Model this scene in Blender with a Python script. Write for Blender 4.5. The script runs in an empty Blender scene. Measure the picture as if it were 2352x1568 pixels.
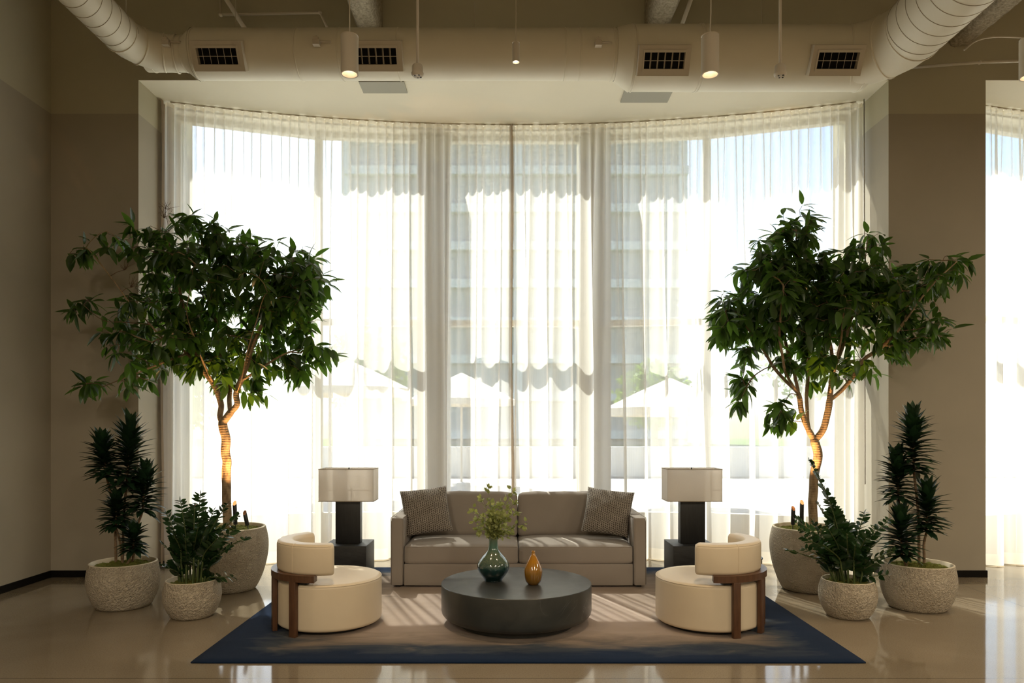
import bpy, bmesh, math, random
from mathutils import Vector, Matrix, noise
PI = math.pi
R = math.radians
scn = bpy.context.scene
COL = scn.collection

# ---------------------------------------------------------------- camera maths
F, CX, HY, CAMZ = 1640.0, 1168.0, 980.0, 1.5
def P(px, py, d):
    return Vector(((px-CX)/F*d, d, CAMZ-(py-HY)/F*d))

# ---------------------------------------------------------------- materials
MATS = {}
class NT:
    def __init__(s, name):
        m = bpy.data.materials.new(name); m.use_nodes = True
        s.m = m; s.t = m.node_tree; s.t.nodes.clear()
        s.out = s.n('ShaderNodeOutputMaterial')
        MATS[name] = m
    def n(s, typ, **kw):
        nd = s.t.nodes.new(typ)
        for k, v in kw.items():
            if hasattr(nd, k): setattr(nd, k, v)
        return nd
    def l(s, a, b): s.t.links.new(a, b)
    def prin(s, col, rough=.5, spec=.5, metal=0, coat=0, coat_rough=.05, sheen=0):
        b = s.n('ShaderNodeBsdfPrincipled')
        b.inputs['Base Color'].default_value = (*col, 1)
        b.inputs['Roughness'].default_value = rough
        b.inputs['Specular IOR Level'].default_value = spec
        b.inputs['Metallic'].default_value = metal
        b.inputs['Coat Weight'].default_value = coat
        b.inputs['Coat Roughness'].default_value = coat_rough
        b.inputs['Sheen Weight'].default_value = sheen
        s.l(b.outputs[0], s.out.inputs[0]); s.b = b
        return b
    def coord(s, scale=(1,1,1), loc=(0,0,0), rot=(0,0,0)):
        tc = s.n('ShaderNodeTexCoord'); mp = s.n('ShaderNodeMapping')
        mp.inputs['Scale'].default_value = scale; mp.inputs['Location'].default_value = loc
        mp.inputs['Rotation'].default_value = rot
        s.l(tc.outputs['Object'], mp.inputs[0]); return mp.outputs[0]
    def noise(s, vec, scale, detail=3, rough=.5, dist=0):
        nz = s.n('ShaderNodeTexNoise'); nz.inputs['Scale'].default_value = scale
        nz.inputs['Detail'].default_value = detail; nz.inputs['Roughness'].default_value = rough
        nz.inputs['Distortion'].default_value = dist
        s.l(vec, nz.inputs['Vector']); return nz.outputs[0]
    def ramp(s, fac, stops, interp='LINEAR'):
        r = s.n('ShaderNodeValToRGB'); r.color_ramp.interpolation = interp
        e = r.color_ramp.elements
        while len(e) < len(stops): e.new(.5)
        for i, (p, c) in enumerate(stops):
            e[i].position = p; e[i].color = (*c, 1)
        s.l(fac, r.inputs[0]); return r.outputs[0]
    def math(s, op, a, b=None, c=None):
        m = s.n('ShaderNodeMath'); m.operation = op
        for i, v in enumerate((a, b, c)):
            if v is None: continue
            if isinstance(v, (int, float)): m.inputs[i].default_value = v
            else: s.l(v, m.inputs[i])
        return m.outputs[0]
    def mixc(s, fac, a, b, mode='MIX'):
        m = s.n('ShaderNodeMix'); m.data_type = 'RGBA'; m.blend_type = mode
        for sock, v in ((m.inputs[0], fac), (m.inputs[6], a), (m.inputs[7], b)):
            if isinstance(v, (int, float)): sock.default_value = v
            elif isinstance(v, tuple): sock.default_value = (*v, 1)
            else: s.l(v, sock)
        return m.outputs[2]
    def bump(s, h, strength=.3, dist=.01):
        b = s.n('ShaderNodeBump'); b.inputs['Strength'].default_value = strength
        b.inputs['Distance'].default_value = dist
        s.l(h, b.inputs['Height']); s.l(b.outputs[0], s.b.inputs['Normal'])

def emit(name, col, s):
    t = NT(name); e = t.n('ShaderNodeEmission'); e.inputs[0].default_value = (*col, 1); e.inputs[1].default_value = s
    t.l(e.outputs[0], t.out.inputs[0]); return t.m
def simple(name, col, rough=.5, **kw):
    t = NT(name); t.prin(col, rough, **kw); return t.m
def noisy(name, c1, c2, scale, rough=.6, bump=0, bscale=None, bdist=.004, stretch=(1,1,1), **kw):
    t = NT(name); b = t.prin(c1, rough, **kw); v = t.coord(stretch)
    n = t.noise(v, scale, 4)
    t.l(t.ramp(n, [(.3, c1), (.7, c2)]), b.inputs['Base Color'])
    if bump:
        t.bump(t.noise(v, bscale or scale*4, 4, .6), bump, bdist)
    return t.m

# wall paint in two tones, the change at 4.626 m
def wall_mat():
    t = NT('wall_paint'); b = t.prin((.4,.35,.27), .75, spec=.25)
    g = t.n('ShaderNodeNewGeometry'); sp = t.n('ShaderNodeSeparateXYZ'); t.l(g.outputs['Position'], sp.inputs[0])
    up = t.math('GREATER_THAN', sp.outputs[2], 4.626)
    nz = t.noise(t.coord(), 2.2, 3)
    lo = t.ramp(nz, [(.3, (.37,.33,.26)), (.7, (.395,.35,.275))])
    hi = t.ramp(nz, [(.3, (.47,.435,.32)), (.7, (.495,.455,.335))])
    t.l(t.mixc(up, lo, hi), b.inputs['Base Color'])
    t.bump(t.noise(t.coord(), 160, 2), .05, .002)
    return t.m
WALL = wall_mat()
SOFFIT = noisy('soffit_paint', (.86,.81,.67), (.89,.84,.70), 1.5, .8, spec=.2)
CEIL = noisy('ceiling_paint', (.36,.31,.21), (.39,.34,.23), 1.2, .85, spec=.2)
CREAMFRAME = simple('cream_frame', (.72,.66,.52), .5)
BLACKBASE = simple('black_vinyl', (.006,.005,.004), .5, spec=.15)

def floor_mat():
    t = NT('polished_concrete'); b = t.prin((.3,.25,.18), .09, spec=.5)
    v = t.coord()
    n1 = t.noise(v, .8, 4, .55, .4); n2 = t.noise(v, 130, 2, .7)
    c = t.ramp(n1, [(.3, (.225,.180,.122)), (.55, (.265,.215,.15)), (.75, (.30,.25,.18))])
    sp = t.ramp(n2, [(.32, (.55,.5,.44)), (.48, (1,1,1)), (.7, (1.12,1.1,1.05))])
    c = t.mixc(.55, c, sp, 'MULTIPLY')
    s = t.n('ShaderNodeSeparateXYZ'); t.l(v, s.inputs[0])
    def line(o, at, w=.0035):
        return t.math('LESS_THAN', t.math('ABSOLUTE', t.math('SUBTRACT', o, at)), w)
    g = None
    for o, at in [(s.outputs[1], 4.262), (s.outputs[1], 6.70), (s.outputs[0], 4.30), (s.outputs[1], 1.82), (s.outputs[1], 4.145)]:
        q = line(o, at); g = q if g is None else t.math('MAXIMUM', g, q)
    c = t.mixc(g, c, (.03,.022,.015))
    t.l(c, b.inputs['Base Color'])
    r = t.math('MULTIPLY_ADD', n1, .10, .025); t.l(r, b.inputs['Roughness'])
    t.bump(t.noise(v, 3.0, 2), .03, .01)
    return t.m
FLOORM = floor_mat()

def sheer(name, t0, col, trans=.55, dark=1.0):
    """thin woven net: the more obliquely a fold is seen the more thread is in the way"""
    t = NT(name)
    g = t.n('ShaderNodeNewGeometry')
    vm = t.n('ShaderNodeVectorMath'); vm.operation = 'DOT_PRODUCT'
    t.l(g.outputs['True Normal'], vm.inputs[0]); t.l(g.outputs['Incoming'], vm.inputs[1])
    c = t.math('MAXIMUM', t.math('ABSOLUTE', vm.outputs['Value']), .12)
    T = t.math('POWER', t0, t.math('DIVIDE', 1.0, c))
    # woven thread variation along the width
    tr = t.n('ShaderNodeBsdfTransparent'); tr.inputs[0].default_value = (1,.99,.97,1)
    df = t.n('ShaderNodeBsdfDiffuse'); df.inputs[0].default_value = (*col, 1)
    tl = t.n('ShaderNodeBsdfTranslucent'); tl.inputs[0].default_value = (*col, 1)
    mx = t.n('ShaderNodeMixShader'); mx.inputs[0].default_value = trans
    t.l(df.outputs[0], mx.inputs[1]); t.l(tl.outputs[0], mx.inputs[2])
    m2 = t.n('ShaderNodeMixShader'); t.l(T, m2.inputs[0])
    t.l(mx.outputs[0], m2.inputs[1]); t.l(tr.outputs[0], m2.inputs[2])
    t.l(m2.outputs[0], t.out.inputs[0])
    return t.m
SHEER = sheer('sheer_voile', .43, (.82,.785,.72))
SHEERH = sheer('sheer_hem', .28, (.84,.78,.67))

def glass_mat():
    t = NT('window_glass')
    tr = t.n('ShaderNodeBsdfTransparent'); tr.inputs[0].default_value = (.93,.97,.98,1)
    gl = t.n('ShaderNodeBsdfGlossy'); gl.inputs['Roughness'].default_value = .02
    g = t.n('ShaderNodeNewGeometry')
    vm = t.n('ShaderNodeVectorMath'); vm.operation = 'DOT_PRODUCT'
    t.l(g.outputs['Normal'], vm.inputs[0]); t.l(g.outputs['Incoming'], vm.inputs[1])
    c = t.math('SUBTRACT', 1.0, t.math('ABSOLUTE', vm.outputs['Value']))
    fr = t.math('MULTIPLY_ADD', t.math('POWER', c, 5.0), .95, .04)
    mx = t.n('ShaderNodeMixShader'); t.l(fr, mx.inputs[0])
    t.l(tr.outputs[0], mx.inputs[1]); t.l(gl.outputs[0], mx.inputs[2]); t.l(mx.outputs[0], t.out.inputs[0])
    return t.m
GLASS = glass_mat()

def leaf_mat(name, c1, c2, back, tl=.3, rough=.35, coat=.0):
    t = NT(name); b = t.prin(c1, rough, spec=.5, coat=coat)
    g = t.n('ShaderNodeNewGeometry')
    c = t.ramp(g.outputs['Random Per Island'], [(0, c1), (.75, c2), (1, tuple(x*1.5 for x in c2))])
    t.l(c, b.inputs['Base Color'])
    tr = t.n('ShaderNodeBsdfTranslucent')
    c3 = t.ramp(g.outputs['Random Per Island'], [(0, tuple(x*.6 for x in back)), (1, back)])
    t.l(c3, tr.inputs[0])
    mx = t.n('ShaderNodeMixShader'); mx.inputs[0].default_value = tl
    t.l(b.outputs[0], mx.inputs[1]); t.l(tr.outputs[0], mx.inputs[2]); t.l(mx.outputs[0], t.out.inputs[0])
    return t.m
FICUS = leaf_mat('ficus_leaf', (.022,.045,.012), (.038,.075,.016), (.18,.38,.03), .36, .32)
DRAC = leaf_mat('dracaena_leaf', (.008,.024,.010), (.015,.042,.016), (.03,.09,.02), .15, .38)
ZZ = leaf_mat('zz_leaf', (.010,.028,.009), (.018,.045,.014), (.06,.16,.03), .15, .22)
SPRIG = leaf_mat('sprig_leaf', (.28,.32,.10), (.44,.47,.19), (.45,.5,.12), .4, .45)
OUTLEAF = leaf_mat('garden_leaf', (.12,.20,.05), (.2,.3,.08), (.3,.45,.1), .35, .6)

def bark_mat():
    t = NT('ficus_bark'); b = t.prin((.25,.16,.08), .8, spec=.2)
    v = t.coord((1,1,.35)); n = t.noise(v, 40, 4)
    t.l(t.ramp(n, [(.25, (.15,.10,.06)), (.5, (.30,.21,.12)), (.8, (.40,.29,.17))]), b.inputs['Base Color'])
    w = t.n('ShaderNodeTexWave'); w.bands_direction = 'Z'; w.inputs['Scale'].default_value = 14
    w.inputs['Distortion'].default_value = 3; w.inputs['Detail'].default_value = 2
    t.l(t.coord(), w.inputs[0]); t.bump(w.outputs[1], .35, .004)
    return t.m
BARK = bark_mat()
CANE = noisy('cane_bark', (.16,.10,.055), (.27,.18,.10), 60, .85)
ZSTEM = noisy('zz_stem', (.05,.075,.02), (.09,.12,.035), 40, .45)
SPSTEM = simple('sprig_stem', (.13,.14,.05), .6)
TWIG = noisy('twig_bark', (.10,.055,.03), (.17,.10,.055), 50, .8)

def stone_pot():
    t = NT('textured_stoneware'); b = t.prin((.6,.52,.4), .9, spec=.15)
    v = t.coord()
    n = t.noise(v, 6, 4)
    t.l(t.ramp(n, [(.3, (.52,.44,.33)), (.7, (.62,.54,.42))]), b.inputs['Base Color'])
    vo = t.n('ShaderNodeTexVoronoi'); vo.inputs['Scale'].default_value = 75
    t.l(t.mixc(.08, v, t.noise(v, 30, 2)), vo.inputs['Vector'])
    h = t.math('ADD', t.math('MULTIPLY', vo.outputs[0], .7), t.noise(v, 55, 3, .7))
    t.bump(h, 1.0, .02)
    return t.m
POT = stone_pot()
POTRIM = noisy('pot_rim_stone', (.60,.52,.39), (.68,.60,.46), 8, .85, spec=.2)
MOSS = noisy('moss', (.10,.105,.02), (.20,.20,.045), 45, .95, bump=1, bscale=120, bdist=.012, spec=.1)
MOSS2 = noisy('moss_blade', (.11,.12,.025), (.24,.24,.06), 30, .9, spec=.1)

def fabric(name, c1, c2, weave=420, bump=.35, sheen=.2, rough=.9, big=3):
    t = NT(name); b = t.prin(c1, rough, spec=.15, sheen=sheen)
    b.inputs['Sheen Roughness'].default_value = .5
    v = t.coord(); n = t.noise(v, big, 4)
    f = t.noise(t.coord((1,1,4)), weave, 2)
    c = t.mixc(.5, t.ramp(n, [(.3, c1), (.7, c2)]), t.ramp(f, [(.3, c1), (.7, tuple(min(1,x*1.2) for x in c2))]))
    t.l(c, b.inputs['Base Color'])
    t.bump(t.math('ADD', f, t.math('MULTIPLY', t.noise(v, 9, 3), 2.0)), bump, .004)
    return t.m
SOFAM = fabric('sofa_linen', (.285,.245,.21), (.325,.282,.242))
SHADEM = None
def shade_mat():
    t = NT('shade_linen')
    v = t.coord((1,1,9)); n = t.noise(v, 90, 3)
    c = t.ramp(n, [(.3, (.90,.85,.79)), (.7, (.94,.90,.85))])
    df = t.n('ShaderNodeBsdfDiffuse'); tl = t.n('ShaderNodeBsdfTranslucent')
    t.l(c, df.inputs[0]); t.l(c, tl.inputs[0])
    mx = t.n('ShaderNodeMixShader'); mx.inputs[0].default_value = .55
    t.l(df.outputs[0], mx.inputs[1]); t.l(tl.outputs[0], mx.inputs[2]); t.l(mx.outputs[0], t.out.inputs[0])
    return t.m
SHADEM = shade_mat()
TRIMM = simple('shade_trim', (.35,.28,.2), .6)
LEATHER = noisy('cream_leather', (.72,.60,.43), (.76,.64,.465), 4, .42, bump=.12, bscale=220, bdist=.001, spec=.45)
WALNUT = noisy('walnut', (.075,.032,.015), (.13,.06,.028), 14, .4, bump=.1, stretch=(3,3,.5))
BLACKWOOD = noisy('charred_wood', (.010,.010,.010), (.03,.029,.028), 18, .5, bump=.5, bscale=50, bdist=.003, stretch=(.35,4,1))
LAMPWOOD = noisy('lamp_black_wood', (.010,.010,.010), (.018,.018,.018), 20, .42, bump=.15, stretch=(4,4,.4))
BLACKPL = simple('black_plastic', (.01,.01,.01), .4)
CHROME = simple('brushed_metal', (.55,.52,.48), .3, metal=1)
COPPER = simple('copper_metal', (.75,.32,.14), .35, metal=1)
WHITEP = simple('white_enamel', (.60,.54,.44), .5)
GREENMETAL = noisy('green_grey_lacquer', (.035,.042,.035), (.05,.058,.05), 12, .4)
SHADEBLACK = simple('grille_shade_black', (.006,.005,.005), .9)  # flat black standing in for the shade inside the duct grilles

def table_mat():
    t = NT('dark_soapstone'); b = t.prin((.035,.036,.033), .36, spec=.5)
    v = t.coord()
    n = t.noise(v, 3.5, 6, .6, 1.2)
    base = t.ramp(n, [(.3, (.032,.034,.032)), (.65, (.050,.052,.048))])
    n2 = t.noise(v, 1.9, 5, .55, 1.6)
    vein = t.ramp(t.math('ABSOLUTE', t.math('SUBTRACT', n2, .5)), [(0, (1,1,1)), (.006, (.25,.25,.25)), (.013, (0,0,0))])
    msk = t.ramp(t.noise(v, 2.7, 2), [(.55, (0,0,0)), (.7, (1,1,1))])
    f = t.math('MULTIPLY', vein, msk)
    t.l(t.mixc(t.math('MULTIPLY', f, .6), base, (.22,.22,.2)), b.inputs['Base Color'])
    t.l(t.math('MULTIPLY_ADD', n, .25, .2), b.inputs['Roughness'])
    t.bump(t.noise(v, 14, 4), .12, .004)
    return t.m
STONE = table_mat()

def rug_mat():
    t = NT('rug_pile'); b = t.prin((.3,.25,.2), .95, spec=.05, sheen=.03)
    v = t.coord(); s = t.n('ShaderNodeSeparateXYZ'); t.l(v, s.inputs[0])
    dx = t.math('SUBTRACT', 2.145, t.math('ABSOLUTE', s.outputs[0]))
    dy = t.math('SUBTRACT', 1.53, t.math('ABSOLUTE', s.outputs[1]))
    d = t.n('ShaderNodeMath'); d.operation = 'SMOOTH_MIN'; t.l(t.math('MULTIPLY', dx, .62), d.inputs[0]); t.l(dy, d.inputs[1]); d.inputs[2].default_value = .15
    nz = t.noise(t.coord((.8,2.4,1)), 2.6, 5, .62, .6)
    dd = t.math('ADD', d.outputs[0], t.math('MULTIPLY', t.math('SUBTRACT', nz, .5), .55))
    c = t.ramp(dd, [(0, (.010,.021,.050)), (.15, (.013,.026,.058)), (.28, (.06,.07,.085)), (.42, (.22,.175,.14)), (.62, (.38,.30,.24)), (1, (.46,.365,.31))])
    c = t.mixc(.35, c, t.ramp(t.noise(v, 420, 2), [(.25, (.45,.45,.45)), (.7, (1.15,1.15,1.15))]), 'MULTIPLY')
    t.l(c, b.inputs['Base Color'])
    t.bump(t.noise(v, 330, 2), .5, .005)
    return t.m
RUG = rug_mat()

def pillow_mat():
    t = NT('woven_pillow'); b = t.prin((.1,.08,.07), .9, spec=.1, sheen=.2)
    v = t.coord()
    br = t.n('ShaderNodeTexBrick')
    br.offset = .5; br.inputs['Scale'].default_value = 1
    br.inputs['Brick Width'].default_value = .017; br.inputs['Row Height'].default_value = .019
    br.inputs['Mortar Size'].default_value = .0034; br.inputs['Mortar Smooth'].default_value = .6
    br.inputs['Color1'].default_value = (.055,.042,.035,1); br.inputs['Color2'].default_value = (.085,.068,.056,1)
    br.inputs['Mortar'].default_value = (.44,.39,.33,1)
    mp = t.n('ShaderNodeMapping'); mp.inputs['Rotation'].default_value = (0,0,PI/2)
    wob = t.n('ShaderNodeVectorMath'); wob.operation = 'MULTIPLY_ADD'
    nz = t.n('ShaderNodeTexNoise'); nz.inputs['Scale'].default_value = 60; t.l(v, nz.inputs[0])
    t.l(nz.outputs[1], wob.inputs[0]); wob.inputs[1].default_value = (.012,.012,0); t.l(v, wob.inputs[2])
    t.l(wob.outputs[0], mp.inputs[0]); t.l(mp.outputs[0], br.inputs['Vector'])
    c = t.mixc(.25, br.outputs[0], t.ramp(t.noise(v, 200, 2), [(.3, (.03,.025,.02)), (.7, (.35,.3,.24))]))
    t.l(c, b.inputs['Base Color']); t.bump(br.outputs['Fac'], .4, .003)
    return t.m
PILLOW = pillow_mat()

def vase_mat():
    t = NT('teal_glaze'); b = t.prin((.02,.08,.07), .12, spec=.6, coat=1, coat_rough=.04)
    v = t.coord(); s = t.n('ShaderNodeSeparateXYZ'); t.l(v, s.inputs[0])
    z = t.math('ADD', s.outputs[2], t.math('MULTIPLY', t.math('SUBTRACT', t.noise(t.coord((6,6,1)), 5, 3), .5), .05))
    c = t.ramp(t.math('MULTIPLY', z, 2.9), [(0, (.002,.014,.014)), (.24, (.003,.028,.028)), (.34, (.012,.055,.05)), (.45, (.06,.10,.075)), (.62, (.075,.115,.08)), (.75, (.04,.13,.10)), (1, (.10,.13,.075))])
    up = t.ramp(t.math('MULTIPLY', z, 2.9), [(.3, (0,0,0)), (.42, (1,1,1)), (.62, (1,1,1)), (.75, (0,0,0))])
    sp = t.ramp(t.noise(v, 260, 2, .7), [(.52, (0,0,0)), (.62, (1,1,1))])
    t.l(t.mixc(t.math('MULTIPLY', t.math('MULTIPLY', up, sp), .6), c, (.28,.26,.13)), b.inputs['Base Color'])
    return t.m
TEAL = vase_mat()
def amber_mat():
    t = NT('amber_glaze'); b = t.prin((.45,.2,.01), .12, spec=.6, coat=1, coat_rough=.03)
    v = t.coord(); s = t.n('ShaderNodeSeparateXYZ'); t.l(v, s.inputs[0])
    c = t.ramp(t.math('MULTIPLY', s.outputs[2], 4), [(0, (.16,.075,.008)), (.35, (.24,.115,.010)), (.7, (.42,.18,.010)), (1, (.40,.19,.03))])
    t.l(c, b.inputs['Base Color']); return t.m
AMBER = amber_mat()
PAINTM = noisy('painted_duct', (.76,.71,.58), (.79,.74,.61), 3, .5, bump=.05, bscale=20)
SEAM = simple('duct_seam', (.46,.41,.31), .7)
SPRAY = noisy('spray_fireproofing', (.38,.32,.22), (.68,.61,.47), 38, .95, bump=1, bscale=60, bdist=.03)
PANELM = simple('grey_panel', (.40,.385,.32), .7)

# ---------------------------------------------------------------- mesh helpers
def obj(name, bm, mats, parent=None, loc=None, smooth=None, rot=None):
    me = bpy.data.meshes.new(name)
    bmesh.ops.recalc_face_normals(bm, faces=bm.faces) if smooth != 'keep' else None
    bm.to_mesh(me); bm.free()
    if not isinstance(mats, (list, tuple)): mats = [mats]
    for m in mats: me.materials.append(m)
    if smooth:
        for p in me.polygons: p.use_smooth = True
        if isinstance(smooth, float):
            me.set_sharp_from_angle(angle=smooth)
    o = bpy.data.objects.new(name, me); COL.objects.link(o)
    if parent: o.parent = parent
    if loc is not None: o.location = loc
    if rot is not None: o.rotation_euler = rot
    return o
def tag(o, label, cat, group=None, kind=None):
    o['label'] = label; o['category'] = cat
    if group: o['group'] = group
    if kind: o['kind'] = kind
    return o
def thing(name, label, cat, loc=(0,0,0), rz=0, group=None):
    o = bpy.data.objects.new(name, None); COL.objects.link(o)
    o.location = loc; o.rotation_euler = (0,0,rz); o.empty_display_size = .1
    return tag(o, label, cat, group)
def struct(name, bm, mats, smooth=None):
    o = obj(name, bm, mats, smooth=smooth); o['kind'] = 'structure'; return o
def copy_tree(o, parent=None):
    c = o.copy(); COL.objects.link(c); c.parent = parent
    for ch in [x for x in COL.objects if x.parent == o]: copy_tree(ch, c)
    return c

def box(bm, x0, x1, y0, y1, z0, z1, mi=0, bev=0):
    vs = [bm.verts.new(p) for p in [(x0,y0,z0),(x1,y0,z0),(x1,y1,z0),(x0,y1,z0),(x0,y0,z1),(x1,y0,z1),(x1,y1,z1),(x0,y1,z1)]]
    fs = [bm.faces.new([vs[i] for i in f]) for f in [(0,3,2,1),(4,5,6,7),(0,1,5,4),(1,2,6,5),(2,3,7,6),(3,0,4,7)]]
    for f in fs: f.material_index = mi
    if bev:
        es = list({e for f in fs for e in f.edges})
        r = bmesh.ops.bevel(bm, geom=es, offset=bev, segments=3, profile=.5, affect='EDGES')
        for f in r['faces']: f.material_index = mi
    return vs
def B(*boxes, bev=0):
    bm = bmesh.new()
    for b in boxes: box(bm, *b, bev=bev)
    return bm
def prism(bm, poly, z0, z1, mi=0):
    a = [bm.verts.new((x,y,z0)) for x,y in poly]; b = [bm.verts.new((x,y,z1)) for x,y in poly]
    n = len(poly)
    fs = [bm.faces.new(list(reversed(a))), bm.faces.new(b)]
    for i in range(n): fs.append(bm.faces.new([a[i], a[(i+1)%n], b[(i+1)%n], b[i]]))
    for f in fs: f.material_index = mi
def lathe(bm, prof, seg=64, cx=0, cy=0, mi=0, wob=None, cap=(False,False), mis=None):
    rings = []
    for k, (r, z) in enumerate(prof):
        ring = []
        for i in range(seg):
            a = 2*PI*i/seg
            rr = r*(1+(wob(a, z) if wob else 0))
            ring.append(bm.verts.new((cx+rr*math.cos(a), cy+rr*math.sin(a), z)))
        rings.append(ring)
    for k in range(len(rings)-1):
        for i in range(seg):
            f = bm.faces.new([rings[k][i], rings[k][(i+1)%seg], rings[k+1][(i+1)%seg], rings[k+1][i]])
            f.material_index = mis[k] if mis else mi
    if cap[0]: bm.faces.new(list(reversed(rings[0]))).material_index = mi
    if cap[1]: bm.faces.new(rings[-1]).material_index = mi
    return rings
def frames(pts):
    n = len(pts); T = []
    for i in range(n):
        a = pts[max(0,i-1)]; b = pts[min(n-1,i+1)]
        t = (b-a); T.append(t.normalized() if t.length > 1e-9 else Vector((0,0,1)))
    up = Vector((0,0,1)) if abs(T[0].z) < .9 else Vector((1,0,0))
    u = T[0].cross(up).normalized(); out = []
    for i in range(n):
        u = (u - T[i]*u.dot(T[i]))
        u = u.normalized() if u.length > 1e-6 else T[i].orthogonal().normalized()
        out.append((T[i], u, T[i].cross(u)))
    return out
def tube(bm, pts, rad, seg=8, mi=0, caps=True):
    pts = [Vector(p) for p in pts]
    if not isinstance(rad, (list, tuple)): rad = [rad]*len(pts)
    fr = frames(pts); rings = []
    for p, r, (t, u, w) in zip(pts, rad, fr):
        rings.append([bm.verts.new(p + u*(r*math.cos(2*PI*i/seg)) + w*(r*math.sin(2*PI*i/seg))) for i in range(seg)])
    for k in range(len(rings)-1):
        for i in range(seg):
            bm.faces.new([rings[k][i], rings[k][(i+1)%seg], rings[k+1][(i+1)%seg], rings[k+1][i]]).material_index = mi
    if caps and seg > 2:
        bm.faces.new(list(reversed(rings[0]))).material_index = mi
        bm.faces.new(rings[-1]).material_index = mi
def smoothline(pts, n=4):
    pts = [Vector(p) for p in pts]; out = []
    for i in range(len(pts)-1):
        p0 = pts[max(0,i-1)]; p1 = pts[i]; p2 = pts[i+1]; p3 = pts[min(len(pts)-1,i+2)]
        for k in range(n):
            t = k/n
            out.append(.5*((2*p1)+(p2-p0)*t+(2*p0-5*p1+4*p2-p3)*t*t+(3*p1-p0-3*p2+p3)*t**3))
    out.append(pts[-1]); return out
def rbox(sx, sy, sz, r, n=14, puff=0, nz=0, seed=0, squash=None):
    """soft box centred at the origin: corners rounded with r, faces puffed outward"""
    bm = bmesh.new(); hx, hy, hz = sx/2, sy/2, sz/2
    bmesh.ops.create_cube(bm, size=2)
    bmesh.ops.subdivide_edges(bm, edges=bm.edges[:], cuts=n, use_grid_fill=True)
    for v in bm.verts:
        q = v.co
        e = Vector([math.copysign(abs(c)**.75, c) if abs(c) < 1 else c for c in q])
        p = Vector((e.x*hx, e.y*hy, e.z*hz))
        inner = Vector((max(-hx+r, min(hx-r, p.x)), max(-hy+r, min(hy-r, p.y)), max(-hz+r, min(hz-r, p.z))))
        d = p-inner
        if d.length > 1e-7: p = inner + d.normalized()*r
        a, b, c = p.x/hx, p.y/hy, p.z/hz
        if puff:
            p.z += math.copysign(puff, c)*(1-a*a)**.5*(1-b*b)**.5*abs(c)**2 if abs(a) < 1 and abs(b) < 1 else 0
            p.y += math.copysign(puff*.35, b)*(max(0,1-a*a))*(max(0,1-c*c))*abs(b)**2
        if nz:
            s = Vector((seed*7.3, seed*3.1, 0))
            p += Vector((0,1,1))*nz*noise.noise(p*4+s) + Vector((0,.4,.6))*nz*.6*noise.noise(p*11+s)
        v.co = p
    return bm

# ---------------------------------------------------------------- room shell
WY = 7.13           # inner face of the window wall
ZT = 4.96           # bay soffit
ZC = 6.25           # ceiling
XL = -4.57
XR = 13.2
YB = -8.0
bm = bmesh.new(); box(bm, XL-.3, XR+.3, YB-.3, 8.95, -.2, 0); struct('floor', bm, FLOORM)
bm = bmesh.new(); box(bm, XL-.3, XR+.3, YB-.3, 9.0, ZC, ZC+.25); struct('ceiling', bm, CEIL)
struct('wall_left', B((XL-.3, XL, YB, WY, 0, ZC)), WALL)
struct('wall_right', B((XR, XR+.3, YB, WY, 0, ZC)), WALL)
struct('wall_front', B((XL-.3, XR+.3, YB-.3, YB, 0, ZC)), WALL)
OFF = 4.765+3.695
bm = bmesh.new()
box(bm, XL-.3, -3.695, WY, 8.35, 0, ZC)            # pier by the left corner
box(bm, 3.795, 4.765, WY, 8.35, 0, ZC)             # pier between the two bays
box(bm, -3.695, 3.795, WY, WY+.3, ZT+.001, ZC)     # beam over the bay
box(bm, 4.765, 12.255, WY, WY+.3, ZT+.001, ZC)
box(bm, 12.255, XR+.3, WY, 8.35, 0, ZC)
struct('wall_back', bm, WALL)
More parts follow.
